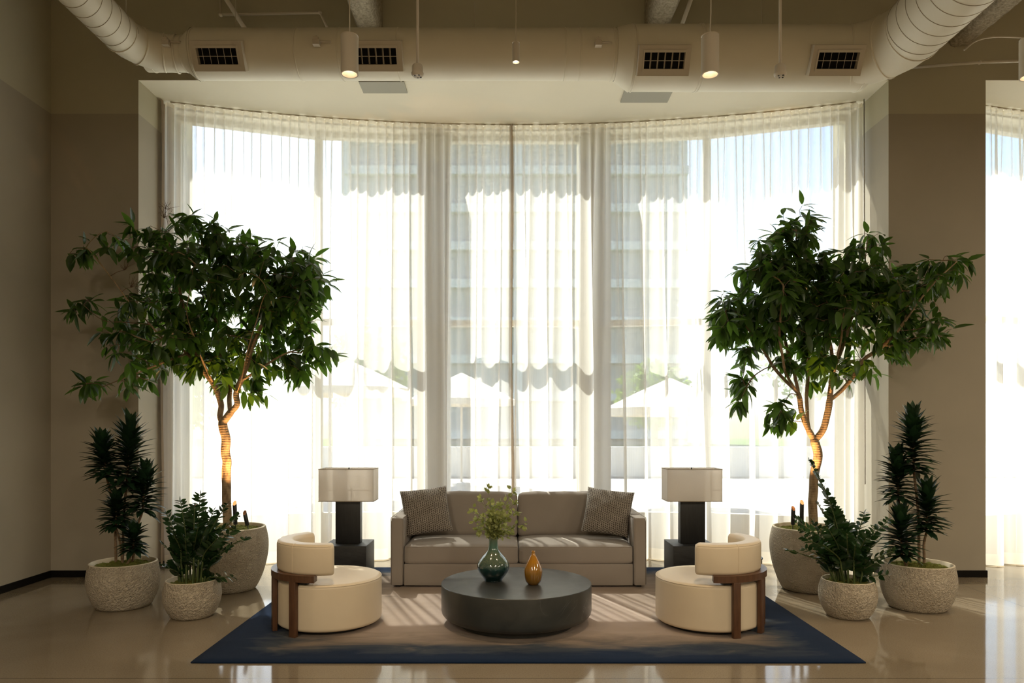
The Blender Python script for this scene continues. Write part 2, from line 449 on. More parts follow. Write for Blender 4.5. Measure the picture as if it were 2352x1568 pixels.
# window line of a bay (relative to the first bay)
NODES = [(-3.695,7.96), (-2.245,8.42), (-.88,8.55), (1.02,8.55), (2.335,8.41), (3.795,7.96)]
PANES = [((-3.66,7.985),(-2.285,8.42)), ((-2.195,8.43),(-1.06,8.54)), ((-.70,8.55),(.84,8.55)), ((1.20,8.54),(2.29,8.41)), ((2.38,8.395),(3.76,7.985))]
def soffit(dx, name):
    bm = bmesh.new()
    poly = [(-3.695+dx, WY+.002), (3.795+dx, WY+.002)] + [(x+dx, y+.12) for x, y in reversed(NODES)]
    prism(bm, poly, ZT, ZT+.28)
    return struct(name, bm, SOFFIT)
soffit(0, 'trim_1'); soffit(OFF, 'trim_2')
def bay_windows(dx, n0, only=None):
    # sill wall and columns
    bm = bmesh.new()
    for (a, b) in PANES:
        a = Vector((a[0]+dx, a[1], 0)); b = Vector((b[0]+dx, b[1], 0))
        t = (b-a).normalized(); nn = Vector((-t.y, t.x, 0))
        a2 = a-t*.06; b2 = b+t*.06
        poly = [tuple((a2-nn*.06)[:2]), tuple((b2-nn*.06)[:2]), tuple((b2+nn*.16)[:2]), tuple((a2+nn*.16)[:2])]
        prism(bm, poly, 0, .44)
    struct('trim_%d' % (n0+2), bm, CREAMFRAME)
    bm = bmesh.new()
    for x0, x1 in ((-1.075,-.715), (.845,1.205)):
        box(bm, x0+dx, x1+dx, 8.40, 8.85, 0, ZT)
    struct('trim_%d' % (n0+3), bm, WALL)
    for i, (a, b) in enumerate(PANES):
        a = Vector((a[0]+dx, a[1], 0)); b = Vector((b[0]+dx, b[1], 0))
        t = (b-a).normalized(); nn = Vector((-t.y, t.x, 0)); L = (b-a).length
        bm = bmesh.new()
        def bar(u0, u1, z0, z1, d0=-.05, d1=.05):
            poly = [a+t*u0+nn*d0, a+t*u1+nn*d0, a+t*u1+nn*d1, a+t*u0+nn*d1]
            prism(bm, [(p.x,p.y) for p in poly], z0, z1)
        w = .045
        bar(-w, 0, .44, ZT); bar(L, L+w, .44, ZT)
        bar(0, L, .44, .49); bar(0, L, 4.90, ZT); bar(0, L, 2.70, 2.77)
        o = struct('window_%d' % (n0*5+i+1), bm, CREAMFRAME)
        bm = bmesh.new()
        poly = [a+nn*.0, b+nn*.0, b+nn*.008, a+nn*.008]
        for (z0, z1) in ((.49, 2.70), (2.77, 4.90)):
            prism(bm, [(p.x,p.y) for p in poly], z0, z1)
        g = obj('glass', bm, GLASS, o)
    return
bay_windows(0, 0)
bay_windows(OFF, 1)
# black base
bm = bmesh.new()
box(bm, XL, XL+.012, YB, WY, 0, .068); box(bm, XL+.012, -3.683, WY-.012, WY, 0, .068); box(bm, -3.695, -3.683, WY, 7.95, 0, .068)
struct('baseboard_left', bm, BLACKBASE)
bm = bmesh.new()
box(bm, 3.783, 4.777, WY-.012, WY, 0, .068); box(bm, 3.783, 3.795, WY, 7.95, 0, .068); box(bm, 4.765, 4.777, WY, 7.95, 0, .068)
struct('baseboard_right', bm, BLACKBASE)

# ---------------------------------------------------------------- curtains
def arc_y(x):      # curtain track
    c = .05; h = 3.745; s = .60; Rr = (h*h+s*s)/(2*s)
    return 8.17 - (Rr - math.sqrt(max(0, Rr*Rr-(x-c)**2)))
def curtain_surface(bm, x0, x1, dx, z0, z1, seed, rows=26, off=0, step=.0085):
    n = int((x1-x0)/step)
    rnd = random.Random(seed)
    ph1, ph2, ph3 = rnd.uniform(0,6), rnd.uniform(0,6), rnd.uniform(0,6)
    grid = []
    for j in range(rows+1):
        z = z0+(z1-z0)*j/rows
        h = (ZT-z)/ZT          # 0 at the top .. 1 at the floor
        row = []
        for i in range(n+1):
            s = i/n; x = x0+(x1-x0)*s
            wv = noise.noise(Vector((x*1.9, seed, 0)))*1.6 + noise.noise(Vector((x*.7, seed+5, h*.8)))*2.2*h
            th = 2*PI*x/.094 + ph1 + wv*.8
            th2 = 2*PI*x/.27 + ph2 + wv*2.2
            a1 = .030*(1-.62*min(1,h*1.35)); a2 = .012+.078*min(1,h*1.7)*(.75+.5*noise.noise(Vector((x*1.3, seed+9, 0))))
            y = a1*math.sin(th) + a2*math.sin(th2) + .02*noise.noise(Vector((x*5, h*2, seed)))*h
            lx = .35*a1*math.cos(th)*1.2 + .75*a2*math.cos(th2+.5)
            xx = min(max(x+lx, x0-.02), x1+.02)
            if s < .01 or s > .99: xx = x
            yy = arc_y(x)+y+off
            row.append(bm.verts.new((xx+dx, yy, z)))
        grid.append(row)
    for j in range(rows):
        for i in range(n):
            bm.faces.new([grid[j][i], grid[j][i+1], grid[j+1][i+1], grid[j+1][i]])
def curtain(label, x0, x1, dx, seed, group=None):
    t = thing('sheer_curtain', label, 'curtain', (0,0,0), 0, group)
    bm = bmesh.new(); curtain_surface(bm, x0, x1, dx, .135, 4.90, seed); obj('panel', bm, SHEER, t, smooth='keep')
    bm = bmesh.new(); curtain_surface(bm, x0, x1, dx, .012, .135, seed, rows=3); obj('hem', bm, SHEERH, t, smooth='keep')
    bm = bmesh.new(); curtain_surface(bm, x0, x1, dx, 4.90, 4.944, seed, rows=2); obj('heading', bm, SHEERH, t, smooth='keep')
    return t
CURL = curtain('long sheer cream curtain filling the left half of the curved window bay', -3.66, .03, 0, 3)
curtain('long sheer cream curtain filling the right half of the curved window bay', .055, 3.76, 0, 11)
curtain('sheer cream curtain in the next window at the far right edge', -3.66, .05, OFF, 23)
# curtain wands and the gathered leading edge
def wand(label, p0, p1, r):
    bm = bmesh.new(); tube(bm, [p0, (Vector(p0)+Vector(p1))/2, p1], r, 8)
    o = obj('curtain_wand', bm, CHROME, smooth=True); tag(o, label, 'curtain wand')
wand('thin metal wand hanging at the right end of the bay curtain', (3.735,7.50,4.94), (3.73,7.47,.9), .007)
def edge_stack(x, y0, y1, x1):
    bm = bmesh.new()
    n = 9
    rows = []
    for j in range(24):
        z = .02+4.93*j/23; row = []
        for i in range(n):
            t = i/(n-1); 
            row.append(bm.verts.new((x+.018*math.sin(t*PI*3+.6)+ (.02*noise.noise(Vector((z*.6,1,0)))) + (x1-x)*(z/5), y0+(y1-y0)*t, z)))
        rows.append(row)
    for j in range(23):
        for i in range(n-1): bm.faces.new([rows[j][i], rows[j][i+1], rows[j+1][i+1], rows[j+1][i]])
    return bm
EDGE = sheer('sheer_edge', .12, (.42,.33,.24), .4)
obj('leading_edge', edge_stack(.04, 8.12, 8.28, .03), EDGE, CURL, smooth='keep')
obj('return_edge', edge_stack(-3.675, 7.52, 7.78, -3.668), EDGE, CURL, smooth='keep')
# curtain tracks
for dx, lb in ((0, 'slim curved white curtain track on the bay soffit'), (OFF, 'slim curved curtain track of the next window at far right')):
    bm = bmesh.new(); tube(bm, [(x/10+dx, arc_y(x/10), ZT-.006) for x in range(-36, 38)], .008, 6)
    tag(obj('curtain_track', bm, WHITEP, smooth=True), lb, 'curtain track')
    bm = bmesh.new(); tube(bm, [(x/10+dx, arc_y(x/10)+.16, ZT-.008) for x in range(-36, 38)], .009, 6)
    tag(obj('curtain_track', bm, WHITEP, smooth=True), lb.replace('slim curved', 'rear, empty').replace('white ', ''), 'curtain track')

# ---------------------------------------------------------------- ceiling structure
def beam(x, label, zb=5.40, seed=0):
    bm = bmesh.new(); hw = .12
    n = 60; prof = [(-hw,ZC),(-hw,zb+.06),(-hw+.03,zb+.01),(-.05,zb),(.05,zb+.006),(hw-.03,zb+.012),(hw,zb+.06),(hw,ZC)]
    fine = []
    for i in range(len(prof)-1):
        for k in range(5):
            t = k/5; fine.append((prof[i][0]*(1-t)+prof[i+1][0]*t, prof[i][1]*(1-t)+prof[i+1][1]*t))
    fine.append(prof[-1]); rows = []
    for j in range(n*3+1):
        y = 2.0+(WY-2.0)*j/(n*3)
        row = []
        for (a, z) in fine:
            k = noise.noise(Vector((a*22+seed, y*22, z*22)))*.02+noise.noise(Vector((a*60+seed, y*60, z*60)))*.010
            row.append(bm.verts.new((x+a*(1+k*6), y, z+k if z < ZC-.05 else z)))
        rows.append(row)
    for j in range(len(rows)-1):
        for i in range(len(fine)-1): bm.faces.new([rows[j][i], rows[j+1][i], rows[j+1][i+1], rows[j][i+1]])
    bm.faces.new(rows[0]); bm.faces.new(list(reversed(rows[-1])))
    tag(obj('roof_beam', bm, SPRAY, smooth=True), label, 'beam', 'rough sprayed roof beams')
beam(-1.38, 'rough sprayed beam end above the duct, the left one', seed=1)
beam(1.487, 'rough sprayed beam end above the duct, the middle one', 5.44, seed=5)
beam(4.50, 'rough sprayed beam slanting beside the right spiral duct', 5.30, seed=9)

# air duct
DY, DZ = 6.40, 4.83
duct = thing('air_duct', 'big cream painted round air duct running under the ceiling and bending at both ends', 'air duct', (0, 0, 0))
def xtube(bm, prof, mi=0, seg=48):
    rings = []
    for (x, r, zc) in prof:
        rings.append([bm.verts.new((x, DY+r*math.cos(2*PI*i/seg), zc+r*math.sin(2*PI*i/seg))) for i in range(seg)])
    for k in range(len(rings)-1):
        for i in range(seg): bm.faces.new([rings[k][i], rings[k][(i+1)%seg], rings[k+1][(i+1)%seg], rings[k+1][i]]).material_index = mi
def pxx(px, d=DY): return (px-CX)/F*d
def seams(bm, xs, r, zc):
    for x in xs: xtube(bm, [(x-.006, r+.001, zc), (x-.003, r+.005, zc), (x+.003, r+.005, zc), (x+.006, r+.001, zc)], 0)
R1, R2, R3 = .150, .213, .272
Z1, Z2, Z3 = 4.84, 4.835, 4.80
bm = bmesh.new(); xtube(bm, [(pxx(336), R1, Z1), (pxx(430), R1, Z1)]); seams(bm, [pxx(352), pxx(426)], R1, Z1)
obj('duct_section', bm, [PAINTM, SEAM], duct, smooth=.6)
bm = bmesh.new(); xtube(bm, [(pxx(430), R1+.004, Z1), (pxx(452), R2+.004, Z2)])
obj('reducer', bm, PAINTM, duct, smooth=.6)
bm = bmesh.new(); xtube(bm, [(pxx(452), R2, Z2), (pxx(1412), R2, Z2)])
seams(bm, [pxx(p) for p in (456, 690, 786, 918, 1296, 1330, 1405)], R2, Z2)
obj('duct_section', bm, [PAINTM, SEAM], duct, smooth=.6)
bm = bmesh.new(); xtube(bm, [(pxx(1412), R2+.004, Z2), (pxx(1446), R3+.004, Z3)])
obj('reducer', bm, PAINTM, duct, smooth=.6)
bm = bmesh.new(); xtube(bm, [(pxx(1446), R3, Z3), (pxx(1985), R3, Z3)])
seams(bm, [pxx(p) for p in (1452, 1600, 1606, 1975)], R3, Z3)
obj('duct_section', bm, [PAINTM, SEAM], duct, smooth=.6)
def ypart(name, path, r, ringd, seg=48):
    bm = bmesh.new(); tube(bm, path, r, seg)
    fr = frames([Vector(p) for p in path])
    ob = obj(name, bm, [PAINTM, SEAM], duct, smooth=.6)
    bm = bmesh.new(); 
    return ob
def ydup(xc, zc, r, y0, y1, sgn, label):
    # elbow in three gores then a straight spiral run to the front
    rb = r+.10
    cx = xc - sgn*rb if False else xc
    pts = []
    x_in = xc - sgn*rb*1.3
    for k in range(0, 6):
        a = k/5*PI/2
        pts.append(Vector((x_in+sgn*math.sin(a)*rb*1.3, DY-(1-math.cos(a))*rb*1.3, zc)))
    bm = bmesh.new(); tube(bm, pts, r, 48, caps=False)
    obj('elbow', bm, [PAINTM, SEAM], duct, smooth=.35)
    bm = bmesh.new()
    for k in (0, 1, 3, 5):
        fr = frames(pts)[k]; p = pts[k]; tt, u, w = fr
        tube(bm, [p-tt*.008, p-tt*.004, p+tt*.004, p+tt*.008], [r+.001, r+.007, r+.007, r+.001], 48, 0, caps=False)
    obj('elbow_seam', bm, [PAINTM], duct, smooth=.5)
    ys = DY-rb*1.3
    bm = bmesh.new(); seg = 48
    tube(bm, [(xc, ys, zc), (xc, (ys+y1)/2, zc), (xc, y1, zc)], r, seg)
    # helical lock seam
    pitch = .135; turns = (ys-y1)/pitch; N = int(turns*48); prev = None
    for i in range(N+1):
        a = 2*PI*i/48; y = ys-pitch*i/48
        if y < y1: break
        q = []
        for rr, dy in ((r-.001, -.003), (r+.003, -.0015), (r+.003, .0015), (r-.001, .003)):
            q.append(bm.verts.new((xc+rr*math.cos(a), y+dy, zc+rr*math.sin(a))))
        if prev:
            for k in range(3):
                f = bm.faces.new([prev[k], q[k], q[k+1], prev[k+1]]); f.material_index = 1
        prev = q
    obj('spiral_duct', bm, [PAINTM, SEAM], duct, smooth=.5)
ydup(-3.30, Z1, .155, DY, 1.5, -1, '')
ydup(3.37, Z3, .262, DY, 1.5, 1, '')
# grilles on the duct: saddle frame, vanes and a black plate for the shade inside
def grille(pxc, pyc, wpx, side):
    w = wpx/F*(DY-.23)*.5
    Rg = R2 if pxc < 1400 else R3; zg = Z2 if pxc < 1400 else Z3
    ga = R(30); c = Vector((pxx(pxc, DY-Rg), DY-(Rg+.040)*math.cos(ga), zg-(Rg+.040)*math.sin(ga)))
    g = bpy.data.objects.new('grille', None); COL.objects.link(g); g.parent = duct
    g.location = c; g.rotation_euler = (ga, 0, 0)
    h = .118
    bm = bmesh.new()
    fw = .034
    for (x0,x1,z0,z1) in ((-w,w,h-fw,h),(-w,w,-h,-h+fw),(-w,-w+fw*1.1,-h+fw,h-fw),(w-fw*1.1,w,-h+fw,h-fw)):
        box(bm, x0, x1, -.022, .16, z0, z1)
    obj('frame', bm, WHITEP, g)
    bm = bmesh.new()
    iw, ih = w-fw*1.1, h-fw
    for (x0,x1,z0,z1) in ((-iw,iw,ih-.022,ih),(-iw,iw,-ih,-ih+.02),(-iw,-iw+.012,-ih+.02,ih-.022),(iw-.012,iw,-ih+.02,ih-.022)):
        box(bm, x0, x1, -.034, .02, z0, z1)
    obj('inner_frame', bm, WHITEP, g)
    bm = bmesh.new(); n = 6
    for k in range(1, n):
        x = -iw+2*iw*k/n
        vs = box(bm, x-.0015, x+.0015, -.020, .024, -ih+.018, ih-.02)
        for v in vs:
            if v.co.y > 0: v.co.x += .018*side
    box(bm, -iw, iw, -.024, -.018, -.003, .001)
    obj('vane', bm, WHITEP, g)
    bm = bmesh.new(); box(bm, -iw, iw, .026, .034, -ih, ih)
    obj('shade_plate', bm, SHADEBLACK, g)
grille(502, 129, 118, -1); grille(866, 130, 118, -1); grille(1525, 137, 118, 1); grille(1922, 145, 118, 1)
for (px, py) in ((382, 97), (727, 96), (1374, 98)):
    c = P(px, py, DY-.240 if px > 440 else DY-.178)
    b = bpy.data.objects.new('hanger_bracket', None); COL.objects.link(b); b.parent = duct; b.location = c
    bm = B((-.028,.03,-.03,.02,-.034,.01), (-.02,.02,-.035,.03,.005,.03)); obj('clamp', bm, WHITEP, b)
    bm = bmesh.new(); tube(bm, [(0,0,.005), (.12,.01,.006)], .008, 8); tube(bm, [(0,-.01,.02),(0,-.01,.045)], .008, 8); obj('rod', bm, WHITEP, b, smooth=True)

# access panels on the soffit
for (x0, x1, y0, y1, lb) in ((-1.50, -1.045, 7.02, 7.385, 'flat grey access panel under the bay soffit, the left one'), (1.19, 1.69, 7.12, 7.60, 'flat grey access panel under the bay soffit, the right one')):
    tag(obj('access_panel', B((x0, x1, max(y0, WY+.01), y1, ZT-.012, ZT)), PANELM), lb, 'access panel')

# sprinkler pipe run near the wall, conduits, hanger wires
def pipe(label, pts, r, mat=WHITEP, name='sprinkler_pipe', cat='pipe', joints=True):
    bm = bmesh.new(); tube(bm, pts, r, 12)
    if joints:
        for p in pts[1:-1]:
            bmesh.ops.create_uvsphere(bm, u_segments=14, v_segments=10, radius=r*1.45, matrix=Matrix.Translation(Vector(p)))
    tag(obj(name, bm, mat, smooth=True), label, cat)
pipe('cream sprinkler pipe with bend above the left half of the duct', [P(505,-140,6.95), P(507,34,6.95), P(735,29,6.95), P(757,75,6.95)], .014)
pipe('thicker slanting cream pipe crossing behind the sprinkler pipe', [P(425,-150,6.73), P(575,85,6.98)], .022)
pipe('slanting cream pipe behind the middle beam', [P(1640,-150,6.65), P(1560,75,6.95)], .02)
pipe('thin cream conduit running along the wall right of the duct', [P(2095,155,7.05), P(2250,143,6.9), P(2420,137,6.8)], .014)
pipe('thin curved cable drooping from the beam at the upper right', smoothline([P(2215,115,6.6), P(2240,95,6.6), P(2280,85,6.6), P(2350,86,6.6), P(2420,90,6.6)]), .008, name='cable', cat='cable', joints=False)
for px, y0, lb in ((289, 34, 'above the left spiral duct'), (541, 70, 'left of the sprinkler pipe'), (1090, 66, 'above the middle of the duct'), (1750, 62, 'above the right part of the duct')):
    pipe('thin hanger rod ' + lb, [P(px, -140, DY+.05), P(px, y0+30, DY+.05)], .0035, SEAM, 'hanger_rod', 'hanger rod', False)

# pendant lights
def pendant(px, y0, y1, wpx, d, label, cord_wob=0, glow=False):
    c = P(px, y1, d); r = wpx/2/F*d; h = (y1-y0)/F*d
    t = thing('pendant_light', label, 'pendant light', c)
    bm = bmesh.new()
    lathe(bm, [(r,0),(r,h-.012),(r-.004,h-.008),(r-.004,h-.004),(r,h),(r*.2,h+.008),(0.004,h+.008)], 40)
    lathe(bm, [(r,0),(r*.86,0),(r*.84,.004)], 40)
    obj('housing', bm, WHITEP, t, smooth=.6)
    bm = bmesh.new(); lathe(bm, [(r*.85,.002),(r*.55,r*.9),(r*.5,r*1.0)], 40); obj('reflector', bm, COPPERW, t, smooth=.6)
    bm = bmesh.new(); lathe(bm, [(r*.5,r*1.0 if not glow else .006),(.0005,r*1.0+.001 if not glow else .007)], 24); obj('lens', bm, LENSHOT if glow else LENS, t)
    bm = bmesh.new()
    pts = [Vector((cord_wob*math.sin(k*1.1), 0, h+.006+(ZC-c.z-h-.006)*k/14)) for k in range(15)]
    pts[0].x = 0
    tube(bm, pts, .004, 6); obj('cord', bm, WHITEP, t, smooth=True)
    return t, c
LENS = emit('lamp_lens', (1,.82,.60), 9)
LENSHOT = emit('lamp_lens_bright', (1,.8,.55), 14)
COPPERW = simple('warm_reflector', (.92,.80,.66), .4)
PENDS = []
PENDS.append(pendant(803, 83, 171, 40, 4.6, 'cream cylinder pendant light, left one of the large pair')[1])
PENDS.append(pendant(1631, 83, 172, 40, 4.6, 'cream cylinder pendant light on a wavy cord, right of centre', .006)[1])
PENDS.append(pendant(1185, 98, 143, 17, 5.3, 'slim small pendant light glowing brightly above the centre', 0, True)[1])
PENDS.append(pendant(2364, 90, 178, 40, 5.2, 'cream cylinder pendant light cut off by the right edge')[1])
def sensor(px, label):
    d = 4.7; c = P(px, 172, d)
    t = thing('ceiling_sensor', label, 'sensor', c)
    bm = bmesh.new(); lathe(bm, [(.0005,-.012),(.030,-.010),(.040,.0),(.041,.010),(.036,.018),(.036,.056),(.031,.064),(.006,.066)], 32)
    obj('housing', bm, WHITEP, t, smooth=.7)
    bm = bmesh.new()
    for (x, y) in ((-.015,-.012),(.012,-.02),(.0,.014),(.02,.01)):
        lathe(bm, [(.0055,-.0135),(.0005,-.0137)], 12, x, y)
        lathe(bm, [(.0055,-.0135),(.0055,-.008)], 12, x, y)
    obj('sensor_eye', bm, BLACKPL, t)
    bm = bmesh.new(); tube(bm, [(0,0,.066),(0,0,ZC-c.z)], .0085, 10); obj('pole', bm, WHITEP, t, smooth=True)
sensor(959, 'white ceiling sensor on a long pole, left of the centre pendant')
sensor(1792, 'white ceiling sensor on a long pole, above the right tree')

# ---------------------------------------------------------------- rug, table, vases
rug = obj('area_rug', rbox(4.283, 3.05, .014, .006, 30), RUG, loc=(.125, 6.047, .007), smooth=True)
tag(rug, 'large rectangular rug, beige in the middle fading to dark blue at its edges', 'rug')
ct = thing('coffee_table', 'low round dark stone drum coffee table in front of the sofa', 'coffee table', (.06, 5.455, .014))
bm = bmesh.new(); r = .571
lathe(bm, [(.0005,.052),(.50,.052),(.53,.056),(.552,.068),(.566,.086),(r,.108),(r,.296),(r-.001,.301),(r-.004,.304),(.30,.304),(.0005,.304)], 128)
obj('drum', bm, STONE, ct, smooth=.5)
bm = bmesh.new(); lathe(bm, [(.44,0),(.44,.053)], 96, cap=(True,True)); obj('plinth', bm, STONE, ct, smooth=.5)

def sm(prof, n=5):
    return [(max(.0005,v.x), v.z) for v in smoothline([Vector((r,0,z)) for r, z in prof], n)]
vz = thing('teal_vase', 'round bellied teal glazed vase with a narrow neck holding leafy stems', 'vase', (-.117, 5.50, .318))
bm = bmesh.new()
prof = [(.0005,0),(.066,0),(.069,.003)] + sm([(.069,.006),(.075,.018),(.104,.055),(.124,.10),(.120,.137),(.095,.175),(.064,.208),(.043,.238),(.036,.268),(.034,.31),(.036,.338)])
lathe(bm, prof+[(.033,.341),(.030,.336),(.028,.28),(.0005,.27)], 72)
obj('body', bm, TEAL, vz, smooth=.6)
am = obj('amber_vase', (lambda b: (lathe(b, [(.0005,0),(.036,0)]+sm([(.040,.003),(.058,.028),(.0685,.075),(.066,.115),(.050,.158),(.031,.196),(.017,.222),(.0125,.238),(.014,.250)])+[(.011,.252),(.009,.248),(.0005,.22)], 64), b)[1])(bmesh.new()), AMBER, loc=(.186, 5.36, .318), smooth=.6)
tag(am, 'small teardrop amber glazed vase with no flowers on the coffee table', 'vase')

# ---------------------------------------------------------------- leaves
def leaf(bm, p, d, n, L, W, droop=.3, st=(0,.12,.35,.62,.85,1), fold=.25, mi=0):
    """a pointed leaf: p base, d direction, n its upper side"""
    d = d.normalized(); side = d.cross(n)
    if side.length < 1e-4: side = d.orthogonal()
    side.normalize(); n = side.cross(d).normalized()
    rows = []
    for t in st:
        w = W*.5*(math.sin(PI*min(1,t**.78))**.85 if 0 < t < 1 else 0)
        c = p + d*(L*t) - n*(droop*L*t*t)
        if w < 1e-6: rows.append([bm.verts.new(c)])
        else: rows.append([bm.verts.new(c-side*w+n*w*fold), bm.verts.new(c), bm.verts.new(c+side*w+n*w*fold)])
    for a, b in zip(rows, rows[1:]):
        if len(a) == 1:
            bm.faces.new([a[0], b[1], b[0]]); bm.faces.new([a[0], b[2], b[1]])
        elif len(b) == 1:
            bm.faces.new([a[0], a[1], b[0]]); bm.faces.new([a[1], a[2], b[0]])
        else:
            bm.faces.new([a[0], a[1], b[1], b[0]]); bm.faces.new([a[1], a[2], b[2], b[1]])
def rv(rnd, s=1):
    while True:
        v = Vector((rnd.uniform(-1,1), rnd.uniform(-1,1), rnd.uniform(-1,1)))
        if .05 < v.length < 1: return v.normalized()*s

def pot(root, Rm, H, rim_k, base_k, seed=0, zmax=.62):
    def wob(a, z): return .006*math.sin(2*a+seed)+.008*noise.noise(Vector((math.cos(a)*2+seed, math.sin(a)*2, z*5)))
    pr = []
    for k in range(25):
        t = k/24
        if t < zmax: s = base_k+(1-base_k)*math.sin(t/zmax*PI/2)**.80
        else: s = 1-(1-rim_k)*(1-math.cos((t-zmax)/(1-zmax)*PI/2))*1.0
        pr.append((Rm*s, H*t*.985+.004))
    pr = [(Rm*base_k*.93, 0)]+pr
    Rr = Rm*rim_k
    bm = bmesh.new(); lathe(bm, pr, 96, wob=wob, cap=(True,False)); 
    obj('pot_body', bm, POT, root, smooth=.8)
    bm = bmesh.new()
    lathe(bm, [(Rr*1.0,H*.985+.002),(Rr*.995,H+.001),(Rr*.975,H+.004),(Rr*.945,H+.003),(Rr*.925,H-.006),(Rr*.90,H-.10)], 96, wob=wob)
    obj('rim', bm, POTRIM, root, smooth=.8)
    return Rr*.905
def moss(root, r, z, seed=0, dome=.03, tufts=520):
    bm = bmesh.new(); rnd = random.Random(seed); nr, na = 16, 90
    def hz(x, y):
        q = math.hypot(x, y)/r
        return z+dome*(1-q*q)+.018*noise.noise(Vector((x*16+seed, y*16, 0)))+.010*noise.noise(Vector((x*45, y*45+seed, 0)))
    c = bm.verts.new((0,0,hz(0,0))); prev = None
    for j in range(1, nr+1):
        q = r*j/nr; ring = []
        for i in range(na):
            a = 2*PI*i/na; x, y = q*math.cos(a), q*math.sin(a)
            ring.append(bm.verts.new((x, y, hz(x,y)+rnd.uniform(-.003,.004))))
        for i in range(na):
            if prev: bm.faces.new([prev[i], ring[i], ring[(i+1)%na], prev[(i+1)%na]])
            else: bm.faces.new([c, ring[i], ring[(i+1)%na]])
        prev = ring
    for k in range(tufts*3):
        a = rnd.uniform(0,2*PI); q = r*math.sqrt(rnd.random())*1.0
        x, y = q*math.cos(a), q*math.sin(a)
        d = Vector((rnd.uniform(-1,1), rnd.uniform(-1,1), rnd.uniform(.3,1.1))).normalized()
        p = Vector((x,y,hz(x,y)-.004)); s = d.orthogonal().normalized()*.0012; L = rnd.uniform(.010,.022)
        f = bm.faces.new([bm.verts.new(p-s), bm.verts.new(p+s), bm.verts.new(p+d*L)]); f.material_index = 1
    o = obj('moss', bm, [MOSS, MOSS2], root); o['kind'] = 'stuff'
    return hz

